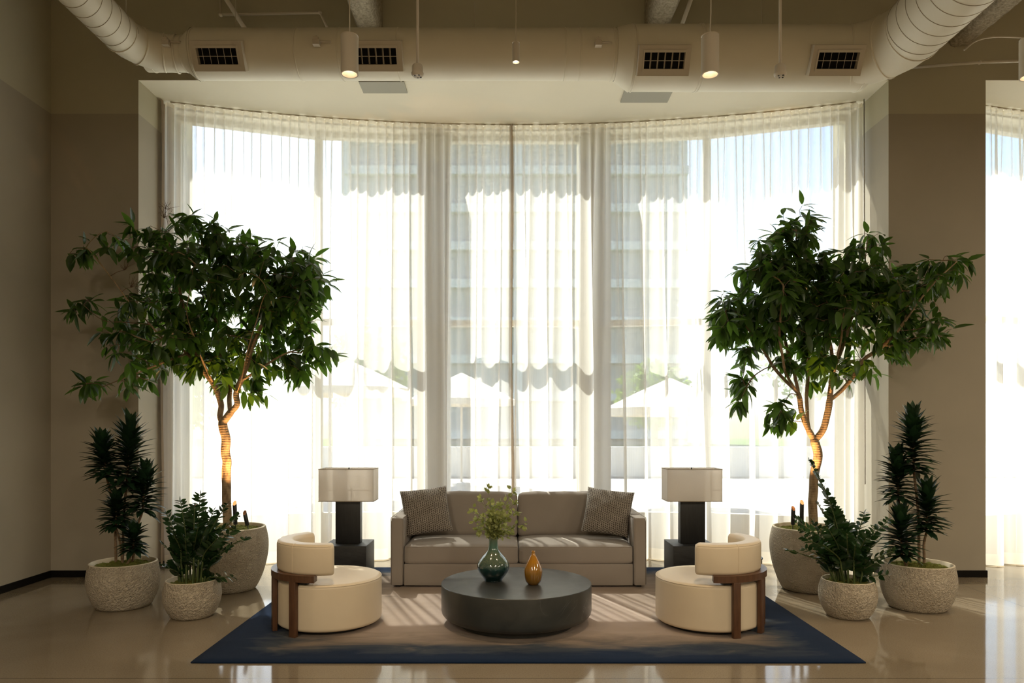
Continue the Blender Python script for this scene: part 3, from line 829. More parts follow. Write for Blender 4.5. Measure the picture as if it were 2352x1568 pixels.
# ---------------------------------------------------------------- the two trees
def tree(label, pxc, d, skel, blobs, seed, ntips, leafn=(5,8), bare=None):
    c = P(pxc, 1200, d); c.z = 0
    t = thing('potted_tree', label, 'potted tree', c)
    rnd = random.Random(seed)
    ri = pot(t, .343, .575, .925, .66, seed, .72)
    moss(t, ri, .545, seed, .02, 400)
    def L3(px, py, dy=0):
        v = P(px, py, d+dy); return v-c
    nodes = []      # (pos, parent, main)
    def add(p, par):
        nodes.append([p, par, 0, 0]); return len(nodes)-1
    ids = {}
    mains = []
    for key, par, pts in skel:
        line = smoothline([L3(*q) for q in pts], 5)
        start = None
        if par is not None:
            p0 = line[0]
            start = min(range(len(nodes)), key=lambda i: (nodes[i][0]-p0).length if nodes[i][3] == par else 1e9)
            line = line[1:]
        prev = start
        for k, p in enumerate(line):
            p = p+Vector((noise.noise(p*5), noise.noise(p*5+Vector((9,0,0))), 0))*.012
            prev = add(p, prev); nodes[prev][3] = key
    nmain = len(nodes)
    # tips
    tips = []
    W = [b[2]*b[3]*b[4] for b in blobs]
    for k in range(ntips):
        b = rnd.choices(blobs, W)[0]
        while True:
            x, y = rnd.uniform(-1,1), rnd.uniform(-1,1)
            if x*x+y*y <= 1: break
        dep = rnd.gauss(0, 1)*b[5] if len(b) > 5 else rnd.gauss(0, .30)
        dep = max(-.75, min(.36, dep))
        tips.append(L3(b[0]+x*b[2], b[1]+y*b[3], dep))
    root = nodes[0][0]
    base = Vector(nodes[int(nmain*.1)][0])
    tips.sort(key=lambda p: min((p-nodes[i][0]).length for i in range(0, nmain, 2)))
    ends = []
    for p in tips:
        best = min(range(len(nodes)), key=lambda i: (nodes[i][0]-p).length + (0.0 if nodes[i][0].z < p.z+.05 else .35) + (9 if nodes[i][0].z < 1.25 else 0))
        a = nodes[best][0]; v = p-a; n = max(2, int(v.length/.06)); prev = best
        off = rv(rnd, v.length*.14)
        for k in range(1, n+1):
            s = k/n
            q = a+v*s+off*math.sin(PI*s)+Vector((0,0,.10*v.length*math.sin(PI*s)))
            prev = add(q, prev)
        ends.append(prev)
    # pipe model radii
    kids = [[] for _ in nodes]
    for i, nd in enumerate(nodes):
        if nd[1] is not None: kids[nd[1]].append(i)
    rad = [0]*len(nodes)
    for i in range(len(nodes)-1, -1, -1):
        rad[i] = max(.0016, sum(rad[k]**2.25 for k in kids[i])**(1/2.25)) if kids[i] else .0016
    sc = .040/rad[0]
    rad = [max(.0018, r*sc if r > .006 else r*(1+(sc-1)*r/.006)) for r in rad]
    z_tr = [nd[0].z for nd in nodes]
    bt = bmesh.new()
    done = set()
    def chain(i):
        out = [i]; cur = i
        while True:
            ks = [k for k in kids[cur]]
            if not ks: break
            cur = max(ks, key=lambda k: rad[k]); out.append(cur)
        return out
    stack = [0]; seen = set()
    while stack:
        i = stack.pop()
        ch = chain(i)
        pre = [nodes[i][1]] if nodes[i][1] is not None else []
        full = pre+ch
        pts = [nodes[k][0] for k in full]
        rr = [rad[k] for k in full]
        if pre: rr[0] = min(rad[pre[0]], rr[1]*1.15)
        big = max(rr) > .007
        if len(pts) > 1: tube(bt, pts, rr, 10 if big else 5, mi=0 if big else 1, caps=big)
        for k in ch:
            m = max(kids[k], key=lambda q: rad[q]) if kids[k] else None
            for q in kids[k]:
                if q != m: stack.append(q)
    # a few knots where branches were cut
    for kk in range(3):
        k = int(nmain*.05)+kk*7
    bb = bt
    if bare:
        for q in bare:
            a = L3(*q); near = min(nodes, key=lambda nd: (nd[0]-a).length)[0]
            tube(bb, [near, near.lerp(a,.5)+Vector((0,0,.01)), a], [.003,.0025,.002], 5, mi=1)
            for k in range(9):
                dv = Vector((rnd.uniform(-.8,.8), rnd.uniform(-.5,.5), rnd.uniform(.1,1))).normalized()
                L = rnd.uniform(.05,.13); mid = a+dv*L*.5+rv(rnd,.012)
                tube(bb, [a, mid, a+dv*L], [.002,.0015,.001], 4, mi=1)
                tube(bb, [mid, mid+rv(rnd,.04)], [.0013,.001], 4, mi=1)
    obj('trunk', bt, [BARK, TWIG], t, smooth=True)
    # leaves
    bl = bmesh.new()
    for e in ends:
        cur = e; seg = []
        while nodes[cur][1] is not None and len(seg) < 4 and cur >= nmain:
            seg.append(cur); cur = nodes[cur][1]
        tipd = (nodes[e][0]-nodes[seg[-1] if len(seg) > 1 else nodes[e][1]][0])
        tipd = tipd.normalized() if tipd.length > 1e-5 else Vector((0,0,1))
        nl = rnd.randint(*leafn)
        for k in range(nl):
            s = rnd.random()**1.3
            i0 = seg[min(len(seg)-1, int(s*len(seg)))]
            p = nodes[i0][0].copy()
            out = rv(rnd); out = (out - tipd*out.dot(tipd)).normalized()
            dr = (out*.9+tipd*rnd.uniform(.1,.8)+Vector((0,0,-rnd.uniform(.25,1.25)))).normalized()
            Lf = rnd.uniform(.12,.18); Wf = Lf*rnd.uniform(.32,.40)
            nrm = Vector((rnd.uniform(-.5,.5), rnd.uniform(-.9,.3), 1)).normalized()
            leaf(bl, p+dr*.012, dr, nrm, Lf, Wf, rnd.uniform(.05,.35))
    obj('foliage', bl, FICUS, t, smooth='keep')
    return t, c

skL = [
 ('trunk', None, [(524,1225),(522,1180),(520,1130),(520,1085),(521,1060),(517,1038),(519,1010),(514,986),(512,972)]),
 ('lf', 'trunk', [(512,972),(505,955,.02),(507,930,.03),(500,905,.03),(488,880,.02),(462,845,0),(430,812,-.05),(400,790,-.08),(371,773,-.1),(345,745,-.15),(318,715,-.2),(296,691,-.2),(253,634,-.25),(218,590,-.3)]),
 ('rf', 'trunk', [(512,972),(528,948,-.02),(545,928,-.04),(544,905,-.04),(552,875,-.05),(572,820,-.06),(595,760,-.08),(630,705,-.1),(680,660,-.12),(715,640,-.1)]),
 ('mid', 'rf', [(528,948,-.02),(526,920,.05),(527,880,.08),(510,820,.12),(495,740,.15),(480,650,.18),(466,570,.2),(458,510,.2)]),
 ('lup', 'lf', [(462,845,0),(440,780,.05),(420,700,.08),(400,610,.1),(388,540,.12),(380,490,.12)]),
 ('rlow', 'rf', [(552,875,-.05),(600,845,-.15),(650,815,-.2),(700,800,-.2),(735,800,-.2)]),
 ('llow', 'lf', [(430,812,-.05),(380,830,-.2),(330,850,-.25),(280,870,-.3),(235,888,-.3)]),
 ('rup', 'rf', [(572,820,-.06),(580,740,.1),(590,660,.15),(600,600,.15)]),
 ('fr', 'rf', [(545,905,-.04),(560,850,-.25),(575,780,-.4),(600,700,-.5)]),
 ('fl', 'lf', [(488,880,.02),(455,800,-.25),(430,720,-.4),(440,640,-.5)]),
 ('ll', 'lf', [(345,745,-.15),(290,740,-.2),(235,735,-.25),(190,700,-.3)]),
]
blL = [ # px, py, rx, ry, density, depth
 (600,650,125,80,1.35,.28),(480,590,95,75,1.0,.28),(690,650,62,60,1.2,.22),(540,560,70,40,1.0,.2),(450,510,45,25,.9,.15),
 (400,660,75,85,.85,.3),(370,560,70,45,.8,.25),(290,545,75,35,.5,.15),(190,585,35,22,.8,.1),(185,695,32,34,.9,.1),(250,760,45,60,.42,.15),
 (330,800,70,55,.55,.25),(430,770,80,75,.9,.3),(540,760,95,75,1.0,.3),(560,850,70,35,.8,.25),(640,740,80,55,.9,.25),(300,870,45,35,.6,.15),(215,885,35,22,.6,.1),
 (665,830,55,45,.8,.15),(735,800,30,35,1.0,.1),(620,560,20,12,.7,.1),(700,590,40,25,1.1,.15),(480,840,70,40,.7,.25),(340,690,60,80,.4,.25),(595,890,30,30,.5,.1),(350,870,35,35,.7,.15)]
TL, cL = tree('tall ficus tree in a speckled stone pot, left of the sofa', 527, 6.61, skL, blL, 7, 580, bare=[(376,500,.12),(380,480,.12),(300,660,-.2),(285,620,-.2)])
skR = [
 ('trunk', None, [(1868,1225),(1867,1160),(1868,1110),(1873,1075),(1879,1040),(1873,1012)]),
 ('lf', 'trunk', [(1873,1012),(1856,985,.02),(1840,945,.03),(1833,908,.03),(1808,878,.0),(1775,840,-.05),(1748,795,-.1),(1715,750,-.12),(1690,715,-.12)]),
 ('rf', 'trunk', [(1873,1012),(1890,988,-.02),(1900,950,-.03),(1907,905,-.03),(1912,855,0),(1908,800,.05),(1895,720,.08),(1885,640,.1),(1880,560,.1)]),
 ('mid', 'lf', [(1860,992,.02),(1855,960,.08),(1853,910,.1),(1857,860,.12),(1850,780,.15),(1835,680,.15),(1830,590,.15),(1828,500,.15)]),
 ('lup', 'lf', [(1833,908,.03),(1822,855,.05),(1805,790,.1),(1790,710,.12),(1780,620,.15)]),
 ('ra', 'rf', [(1905,920,-.03),(1935,893,-.05),(1960,865,-.08),(1985,825,-.1),(2020,800,-.15),(2060,760,-.2),(2105,700,-.25),(2150,645,-.3),(2200,600,-.3)]),
 ('ra2', 'ra', [(2060,760,-.2),(2110,755,-.25),(2160,740,-.3)]),
 ('rup', 'rf', [(1912,855,0),(1940,780,.02),(1965,700,.05),(1985,620,.05),(1993,550,.05)]),
 ('fr', 'rf', [(1907,905,-.03),(1920,840,-.25),(1935,760,-.4),(1940,680,-.5)]),
 ('fl', 'lf', [(1833,908,.03),(1800,840,-.25),(1790,760,-.4),(1800,660,-.5)]),
 ('dl', 'lf', [(1775,840,-.05),(1750,850,-.15),(1725,870,-.2),(1705,910,-.22)]),
 ('dm', 'lf', [(1833,908,.03),(1815,905,-.12),(1800,930,-.2),(1785,965,-.22)]),
]
blR = [
 (1830,500,48,34,1.0,.15),(1820,570,85,50,1.1,.25),(1770,630,80,50,1.1,.28),(1880,640,110,70,1.1,.3),(1705,690,55,45,1.1,.22),(1985,560,45,45,.8,.18),
 (2005,650,95,65,1.1,.28),(2095,650,70,45,1.1,.2),(2170,620,45,35,.7,.15),(1990,730,110,50,1.1,.3),(2120,745,75,35,.9,.2),(1790,730,120,50,1.1,.3),
 (1670,745,32,35,.9,.15),(2075,790,55,28,1.0,.15),(1895,790,70,45,.9,.28),(1735,775,50,40,.7,.2),(1715,870,28,35,.9,.1),(1705,920,15,20,.9,.06),(1795,945,28,28,.9,.1),(1780,970,18,15,.8,.06),
 (1960,850,50,28,.55,.2),(2195,760,22,25,.5,.1),(2215,595,18,14,.4,.06),(1830,800,50,45,.6,.25),(1850,690,80,60,.8,.3),(2050,710,70,40,.8,.25),(1880,860,30,30,.35,.15)]
TR, cR = tree('tall ficus tree in a speckled stone pot, right of the sofa', 1857, 6.61, skR, blR, 19, 620, leafn=(6,8))

# ---------------------------------------------------------------- dracaenas
def dracaena(label, pxc, d, heads, H, Rm, seed):
    c = P(pxc, 1290, d); c.z = 0
    t = thing('potted_dracaena', label, 'potted plant', c)
    ri = pot(t, Rm, H, .93, .74, seed, .62); moss(t, ri, H-.035, seed, .03, 420)
    rnd = random.Random(seed)
    for (x0, y0, x1, y1, w, dy, sx, kinkx) in heads:
        a = P(x0, y0, d+dy)-c; b = P(x1, y1, d+dy)-c; s = P(sx, 1290, d)-c; s.z = H-.06; s.y = dy*.45
        k = P(kinkx, (y0*.6+1290*.4), d+dy*.7)-c
        path = smoothline([s, (s*.5+k*.5)+Vector((.004,0,0)), k, a], 4)
        bm = bmesh.new(); n = len(path)
        path2 = path+[a.lerp(b,.5), b]
        tube(bm, path2, [.0115*(1-.25*i/len(path2))*(1+.05*(i%2)) for i in range(len(path2))], 9)
        obj('stem', bm, CANE, t, smooth=True)
        bm = bmesh.new(); ax = (b-a); Ln = ax.length; L0 = w/2/F*d
        N = int(48+Ln*230)
        for i in range(N):
            s_ = i/N
            p = a+ax*s_
            an = i*2.39996+rnd.uniform(-.2,.2)
            el = -.15+1.30*s_**1.3+rnd.uniform(-.2,.2)      # lower leaves hang out, upper stand
            if s_ > .88: el = rnd.uniform(.9,1.4)
            dr = Vector((math.cos(an)*math.cos(el), math.sin(an)*math.cos(el), math.sin(el)+.12))
            L = L0*rnd.uniform(.78,1.08)*(1.0 if s_ < .8 else .95)
            leaf(bm, p, dr, Vector((0,0,1)) if el < .9 else Vector((-math.cos(an),-math.sin(an),.3)), L, .052+.014*rnd.random(), rnd.uniform(.10,.40)*(1 if el < .8 else .35), st=(0,.12,.35,.6,.85,1), fold=.30)
        obj('leaf_head', bm, DRAC, t, smooth='keep')
    return t
dracaena('dark green dracaena with five leafy heads in a wide stone pot, far left', 284, 5.99, [
  (290,1120,300,985,118,.02,279,284), (245,1095,232,1020,100,-.02,268,262), (327,1175,335,1092,100,.05,299,312), (266,1212,268,1150,86,-.06,286,276), (306,1265,308,1222,76,-.10,292,300)], .37, .281, 4)
dracaena('dark green dracaena with four leafy heads in a wide stone pot, far right', 2108, 5.93, [
  (2099,1085,2096,965,112,.02,2112,2108), (2064,1150,2060,1055,100,.04,2086,2076), (2128,1222,2130,1132,104,-.02,2120,2122), (2072,1278,2068,1190,104,-.08,2078,2076)], .37, .285, 8)

# ---------------------------------------------------------------- zz plants
def zz(label, pxc, d, stems, seed, H=.29, Rm=.218):
    c = P(pxc, 1300, d); c.z = 0
    t = thing('potted_zz_plant', label, 'potted plant', c)
    ri = pot(t, Rm, H, .90, .70, seed, .60); moss(t, ri, H-.03, seed, .02, 260)
    rnd = random.Random(seed)
    for (tx, ty, dy) in stems:
        tip = P(tx, ty, d+dy)-c
        hor = Vector((tip.x, tip.y, 0)); bas = hor*min(.32, .085/max(.05,hor.length))+Vector((rnd.uniform(-.03,.03), rnd.uniform(-.03,.03), H-.04))
        mid = Vector((bas.x*.6+tip.x*.4-hor.x*.10, bas.y*.6+tip.y*.4-hor.y*.10, bas.z*.35+max(tip.z, bas.z+.1)*.65))
        path = smoothline([bas, bas.lerp(mid,.55)+Vector((0,0,.015)), mid, tip], 6)
        n = len(path)
        bm = bmesh.new(); tube(bm, path, [.0085*(1-.78*i/(n-1))+.0012 for i in range(n)], 7); obj('stem', bm, ZSTEM, t, smooth=True)
        bm = bmesh.new(); fr = frames(path)
        Ls = sum((path[i+1]-path[i]).length for i in range(n-1)); m = max(7, int(Ls*.74/.029))
        rot = rnd.uniform(-1.0,1.0)
        for k in range(m):
            s = .30+.70*k/(m-1); x = s*(n-1); i = min(n-2, int(x)); p = path[i].lerp(path[i+1], x-i)
            T, u, w = fr[i]
            hs = T.cross(Vector((0,0,1)));  hs = hs.normalized() if hs.length > .15 else Vector((1,0,0))
            hs = Matrix.Rotation(rot, 3, T) @ hs
            nn = hs.cross(T).normalized()
            if nn.z < 0: nn = -nn
            for sd in (-1, 1):
                dr = hs*sd*.95+T*rnd.uniform(.35,.6)+nn*rnd.uniform(.0,.25)
                L = (.072+.026*math.sin(PI*min(1,s)))*rnd.uniform(.85,1.12)*(1-.25*(k/(m-1))**3)
                leaf(bm, p, dr, nn+T*.2+rv(rnd,.9), L, L*.52, rnd.uniform(.05,.2), st=(0,.15,.4,.7,.9,1), fold=.22)
        leaf(bm, path[-1], fr[-1][0], fr[-1][2], .05, .02, .1)
        obj('frond', bm, ZZ, t, smooth='keep')
    return t
zz('glossy zz plant in a small round stone pot, front left', 442, 5.67, [
  (383,1180,.02),(415,1152,-.05),(460,1138,.05),(392,1215,-.12),(430,1175,.12),(490,1175,.1),(520,1160,-.02),(545,1185,.05),(565,1235,-.05),(540,1215,-.15),(375,1250,0),(378,1300,-.1),
  (480,1200,-.18),(455,1210,-.22),(500,1235,-.22),(425,1235,-.22),(520,1262,-.1),(405,1190,.15),(470,1180,.18),(533,1325,-.12),(500,1190,.2),(447,1165,-.08)], 31)
zz('glossy zz plant with one tall stem in a small round stone pot, front right', 1947, 5.67, [
  (1862,1062,.05),(1830,1195,-.05),(1808,1262,-.1),(1880,1160,.1),(1915,1170,.05),(1950,1205,.1),(1985,1180,.08),(2040,1195,0),(2050,1265,-.05),(2035,1320,-.12),(1850,1235,-.15),(1900,1210,-.18),
  (1945,1225,-.2),(1990,1235,-.18),(2020,1240,-.1),(1870,1200,.15),(1930,1190,.2),(2010,1215,.15),(1840,1215,.1),(1965,1250,-.24),(1890,1250,-.24),(2015,1290,-.15),(1850,1260,-.05),(1905,1150,-.02)], 37)

# leafy branches in the teal vase
def sprigs():
    c = Vector((-.117, 5.50, .318))
    t = thing('leafy_branches', 'pale green leafy branches standing in the teal vase', 'branches', c)
    rnd = random.Random(5)
    tips = [(1120,1118,0),(1106,1140,.03),(1180,1120,.02),(1186,1150,-.03),(1084,1170,0),(1088,1195,.04),(1150,1150,.05),(1185,1175,.03),(1212,1200,0),(1175,1215,-.05),(1105,1185,-.06),(1140,1170,-.06),(1095,1215,-.02),(1160,1190,-.08),(1125,1160,.08),(1172,1232,.02),(1130,1190,.02)]
    for (x, y, dy) in tips:
        tip = P(x, y, 5.5+dy)-c
        base = Vector((rnd.uniform(-.012,.012), rnd.uniform(-.012,.012), .29))
        mid = base.lerp(tip, .45)+Vector((0,0,.03))+Vector(((-tip.x)*.15,0,0))
        path = smoothline([base, Vector((base.x*.8, base.y*.8, .345)), mid, tip], 6); n = len(path)
        b = bpy.data.objects.new('branch', None)
        bm = bmesh.new(); tube(bm, path, [.0022*(1-.7*i/(n-1)) for i in range(n)], 5)
        fr = frames(path)
        bl = bmesh.new()
        m = int(18+42*(tip-base).length)
        for k in range(m):
            s = .36+.64*k/(m-1); i = min(n-2, int(s*(n-1))); p = path[i].lerp(path[i+1], s*(n-1)-i)
            sp = rv(rnd, rnd.uniform(.008,.028)); q = p+sp
            tube(bm, [p, q], .0007, 3, caps=False)
            for z in range(2):
                dr = (sp.normalized()+rv(rnd,.7)+fr[i][0]*.4); L = rnd.uniform(.026,.044)
                leaf(bl, q, dr, rv(rnd)+Vector((0,-.5,1)), L, L*.62, .1, st=(0,.2,.5,.8,1), fold=.15)
        st = obj('stem', bm, SPSTEM, t, smooth=True)
        obj('leaves', bl, SPRIG, st, smooth='keep')
sprigs()

# ---------------------------------------------------------------- spotlights in the pots
GLOWCOP = emit('lit_copper_lens', (1,.36,.12), 1.1)
def uplight(px, py0, py1, lean, label, copper=False, d=6.5, aim=None, power=60, tc=None):
    a = P(px, py1, d); b = P(px+lean, py0, d)
    if tc is not None: a.z = .50
    t = thing('garden_uplight', label, 'spotlight', a)
    v = (b-a); L = v.length; q = v.to_track_quat('Z', 'Y')
    bm = bmesh.new(); lathe(bm, [(.004,-.03),(.004,.03),(.016,.03),(.018,.034),(.018,L-.02),(.0165,L)], 20)
    for vv in bm.verts:
        if vv.co.z > L-.001: vv.co.z += .020*(q @ Vector((vv.co.x, vv.co.y, 0))).y/.0165
    o = obj('barrel', bm, BLACKPL, t, smooth=.6); o.rotation_mode = 'QUATERNION'; o.rotation_quaternion = q
    bm = bmesh.new(); lathe(bm, [(.0163,L-.002),(.0005,L-.006)], 20)
    for vv in bm.verts: vv.co.z += .020*(q @ Vector((vv.co.x, vv.co.y, 0))).y/.0165
    o = obj('reflector', bm, GLOWCOP if copper else COPPER, t, smooth=.6); o.rotation_mode = 'QUATERNION'; o.rotation_quaternion = q
    if aim is not None:
        ld = bpy.data.lights.new('uplight_beam', 'SPOT'); ld.energy = power; ld.color = (1,.55,.22)
        ld.spot_size = R(46); ld.spot_blend = .7; ld.shadow_soft_size = .012
        lo = bpy.data.objects.new('uplight_beam', ld); COL.objects.link(lo); lo.parent = t
        lo.location = v*1.08
        lo.rotation_mode = 'QUATERNION'; lo.rotation_quaternion = (aim-(a+v*1.08)).to_track_quat('-Z', 'Y')
UP = 45
uplight(449, 1163, 1212, -2, 'black uplight stake in the left tree pot, leftmost of its three', d=6.55, aim=P(519,1010,6.6), power=UP)
uplight(541, 1155, 1212, -2, 'black uplight stake with copper tip beside the left tree trunk', True, d=6.42, aim=P(524,960,6.6), power=UP)
uplight(570, 1177, 1214, -8, 'leaning black uplight stake near the rim of the left tree pot', d=6.45, aim=P(516,1000,6.6), power=UP)
uplight(1821, 1167, 1212, 1, 'black uplight stake in the right tree pot, nearer the left rim', d=6.45, aim=P(1868,980,6.6), power=UP)
uplight(1841, 1153, 1214, 1, 'black uplight stake with copper tip in the right tree pot', True, d=6.42, aim=P(1882,960,6.6), power=UP)

# ---------------------------------------------------------------- chairs
def chair(label, x, y, axis):
    t = thing('lounge_chair', label, 'armchair', (x, y, .014), R(axis))   # local +x points to the back of the chair
    Rs = .387; H = .372; ed = .032
    bm = bmesh.new()
    prof = [(.0005,.028),(Rs-.03,.028)]
    for k in range(7):
        a = -PI/2+k/6*PI/2; prof.append((Rs-.03+.03*math.cos(a), .058+.03*math.sin(a)))
    for k in range(9):
        a = k/8*PI/2; prof.append((Rs-ed+ed*math.cos(a), H-ed+ed*math.sin(a)-.006))
    prof += [(Rs-.05, H-.0035),(Rs-.10, H+.001),(.2,H+.007),(.0005,H+.010)]
    lathe(bm, prof, 96)
    obj('seat', bm, LEATHER, t, smooth=.8)
    bm = bmesh.new(); N = 96
    tube(bm, [((Rs-.004)*math.cos(2*PI*i/N), (Rs-.004)*math.sin(2*PI*i/N), H-ed*.62) for i in range(N+1)], .0035, 6)
    obj('piping', bm, LEATHER, t, smooth=True)
    bm = bmesh.new(); lathe(bm, [(.31,0),(.31,.03)], 64, cap=(True,True)); obj('base', bm, BLACKPL, t, smooth=.5)
    # backrest: swept soft rectangle
    sp = R(80); r0 = .318; th = .128; hh = .222; zc = .430+hh/2
    cs = []
    rr = .030; nseg = 6
    for (sx, sz) in ((1,-1),(1,1),(-1,1),(-1,-1)):
        for k in range(nseg+1):
            a0 = {(1,-1):-PI/2,(1,1):0,(-1,1):PI/2,(-1,-1):PI}[(sx,sz)]
            a = a0+k/nseg*PI/2
            cs.append((sx*(th/2-rr)+rr*math.cos(a), sz*(hh/2-rr)+rr*math.sin(a)))
    def csec(ang, k=1.0, dd=0):
        out = []
        for (u, w) in cs:
            bul = .007*math.cos(max(-1,min(1,w/(hh/2)))*PI/2)
            uu = u*k + (bul if u > 0 else -bul*.6)
            q = r0+uu; ww = w*(1-(1-k)*.25)
            out.append(Vector((q*math.cos(ang)-dd*math.sin(ang), q*math.sin(ang)+dd*math.cos(ang), zc+ww)))
        return out
    bm = bmesh.new(); rings = []
    angs = [(-sp, .35, -.0), (-sp+.012, .72, 0), (-sp+.035, .9, 0), (-sp+.07, 1, 0)] + [(-sp+.07+(2*sp-.14)*k/56, 1, 0) for k in range(1,56)] + [(sp-.07,1,0),(sp-.035,.9,0),(sp-.012,.72,0),(sp,.35,0)]
    for (a, k, dd) in angs: rings.append([bm.verts.new(p) for p in csec(a, k, dd)])
    m = len(cs)
    for i in range(len(rings)-1):
        for j in range(m): bm.faces.new([rings[i][j], rings[i][(j+1)%m], rings[i+1][(j+1)%m], rings[i+1][j]])
    bm.faces.new(rings[0]); bm.faces.new(list(reversed(rings[-1])))
    back = obj('backrest', bm, LEATHER, t, smooth=.9)
    bm = bmesh.new()
    for a in (-.56, .56):
        pts = [Vector((q.x, q.y, q.z)) for q in csec(a)]
        pts = [p+Vector((math.cos(a), math.sin(a), 0))*.0005 for p in pts[:14]]
        tube(bm, pts, .0022, 5)
    tube(bm, [csec(-sp+.07+(2*sp-.14)*k/40)[9]+Vector((0,0,.001)) for k in range(41)], .0025, 5)
    obj('seam', bm, LEATHER, back, smooth=True)
    # wooden rail
    bm = bmesh.new(); a1 = R(60); n = 44; zr0, zr1 = .392, .440; ri, ro = .345, .425
    rings = []
    for k in range(n+1):
        a = -a1+2*a1*k/n; cc, ss = math.cos(a), math.sin(a)
        rings.append([bm.verts.new((q*cc, q*ss, z)) for q, z in ((ri,zr0),(ro,zr0),(ro,zr1),(ri,zr1))])
    for i in range(n):
        for j in range(4): bm.faces.new([rings[i][j], rings[i][(j+1)%4], rings[i+1][(j+1)%4], rings[i+1][j]])
    bm.faces.new(rings[0]); bm.faces.new(list(reversed(rings[-1])))
    bmesh.ops.bevel(bm, geom=[e for e in bm.edges if len(e.link_faces) == 2 and e.calc_face_angle(0) > .7], offset=.004, segments=2, affect='EDGES')
    obj('rail', bm, WALNUT, t, smooth=.6)
    for a in (-37, 0, 37):
        bm = B((.391,.425,-.028,.028,0,.393), bev=.004)
        box(bm, .30, .425, -.028, .028, 0, .030, bev=.003) if False else None
        obj('leg', bm, WALNUT, t, smooth=.5, rot=(0,0,R(a)))
    for a in (-45, 45):
        bm = B((.345,.385,-.035,.035,.370,.394)); obj('spacer', bm, BLACKPL, t, rot=(0,0,R(a)))
    return t
chair('round cream leather lounge chair with walnut frame on the left, facing right', -1.355, 5.42, -151)
chair('round cream leather lounge chair with walnut frame on the right, facing left', 1.51, 5.42, -40)

# small cylinder side table
st = thing('drum_side_table', 'dark green grey cylinder side table hidden behind the right chair', 'side table', (1.935, 5.99, .014))
bm = bmesh.new(); lathe(bm, [(.182,0),(.182,.385),(.178,.390),(.0005,.391)], 64, cap=(True,False)); obj('body', bm, GREENMETAL, st, smooth=.6)
bm = bmesh.new(); lathe(bm, [(.0005,.400),(.186,.400),(.188,.397),(.188,.391),(.18,.3905)], 64); obj('top', bm, GREENMETAL, st, smooth=.6)

# ---------------------------------------------------------------- sofa
sx0, sx1, sy0, sy1 = -1.09, 1.275, 6.60, 7.48
sofa = thing('sofa', 'two seat taupe fabric sofa in front of the curved window', 'sofa', ((sx0+sx1)/2, (sy0+sy1)/2, .014))
hw = (sx1-sx0)/2; hd = (sy1-sy0)/2; aw = .118
def put(name, bm, m, c, rot=(0,0,0), sm_=.9):
    o = obj(name, bm, m, sofa, smooth=sm_); o.location = c; o.rotation_euler = rot; return o
for s in (-1, 1):
    a = put('arm', rbox(aw, 2*hd, .632, .022, 12, 0, .004, s+3), SOFAM, (s*(hw-aw/2), 0, .332))
    bm = bmesh.new()
    for xx in (-aw/2+.004, aw/2-.004):
        tube(bm, [(xx, -hd+.002, -.30), (xx, -hd+.002, .295), (xx, -hd+.02, .313), (xx, hd-.03, .313)], .0035, 6)
    p = obj('piping', bm, SOFAM, a, smooth=True)
put('base', rbox(2*(hw-aw)-.004, 2*hd-.02, .205, .012, 10, 0, .002, 1), SOFAM, (0, .0, .117))
put('back_frame', rbox(2*(hw-aw)-.004, .13, .66, .03, 10, 0, .003, 2), SOFAM, (0, hd-.067, .34))
cw = (2*(hw-aw))/2-.004
for s in (-1, 1):
    c = put('seat_cushion', rbox(cw, .70, .165, .032, 16, .030, .006, s+7), SOFAM, (s*cw/2+s*.002, -hd+.352, .302))
    bm = bmesh.new(); z = .073
    pts = []
    for k in range(25): pts.append((-cw/2+.012+(cw-.024)*k/24, -.346, z))
    tube(bm, pts, .003, 6); obj('piping', bm, SOFAM, c, smooth=True)
    b = put('back_cushion', rbox(cw, .20, .44, .045, 18, 0, .012, s+12), SOFAM, (s*cw/2+s*.002, hd-.215, .595), (R(-9), 0, 0))
    # pillowy front
    for v in b.data.vertices:
        if v.co.y < 0:
            a_ = max(0, 1-(v.co.x/(cw/2))**2); q_ = max(0, 1-(v.co.z/.22)**2)
            v.co.y -= .045*(a_**.6)*(q_**.6)
        v.co.z += .012*max(0, 1-(v.co.x/(cw/2))**2) if v.co.z > .1 else 0
        if v.co.z > .12: v.co.z += .008*noise.noise(v.co*9)
for x in (-hw+.06, hw-.06):
    for y in (-hd+.06, hd-.06):
        bm = B((-.02,.02,-.02,.02,0,.02)); put('foot', bm, BLACKPL, (x, y, 0))

# throw pillows
def pillow(label, c, rot, sz=.46, th=.10):
    bm = bmesh.new(); n = 34; g = {}
    for s in (1, -1):
        for i in range(n+1):
            for j in range(n+1):
                u = -1+2*i/n; v = -1+2*j/n
                edge = (i in (0,n) or j in (0,n))
                if edge and s == -1: g[(s,i,j)] = g[(1,i,j)]; continue
                pin = .055
                x = u*(1-pin*(1-abs(u)**0)*0 - pin*(1-v*v)*abs(u)**2)*sz/2
                y = v*(1-pin*(1-u*u)*abs(v)**2)*sz/2
                z = s*th*((1-u*u)**.45)*((1-v*v)**.45)*(1+.10*noise.noise(Vector((u*2,v*2,s*3))))
                if edge: z = 0
                g[(s,i,j)] = bm.verts.new((x, y, z))
    for s in (1, -1):
        for i in range(n):
            for j in range(n):
                q = [g[(s,i,j)], g[(s,i+1,j)], g[(s,i+1,j+1)], g[(s,i,j+1)]]
                if s == -1: q.reverse()
                try: bm.faces.new(q)
                except ValueError: pass
    o = obj('throw_pillow', bm, PILLOW, smooth=True); o.location = c; o.rotation_euler = rot
    tag(o, label, 'pillow', 'patterned throw pillows on the sofa')
    return o
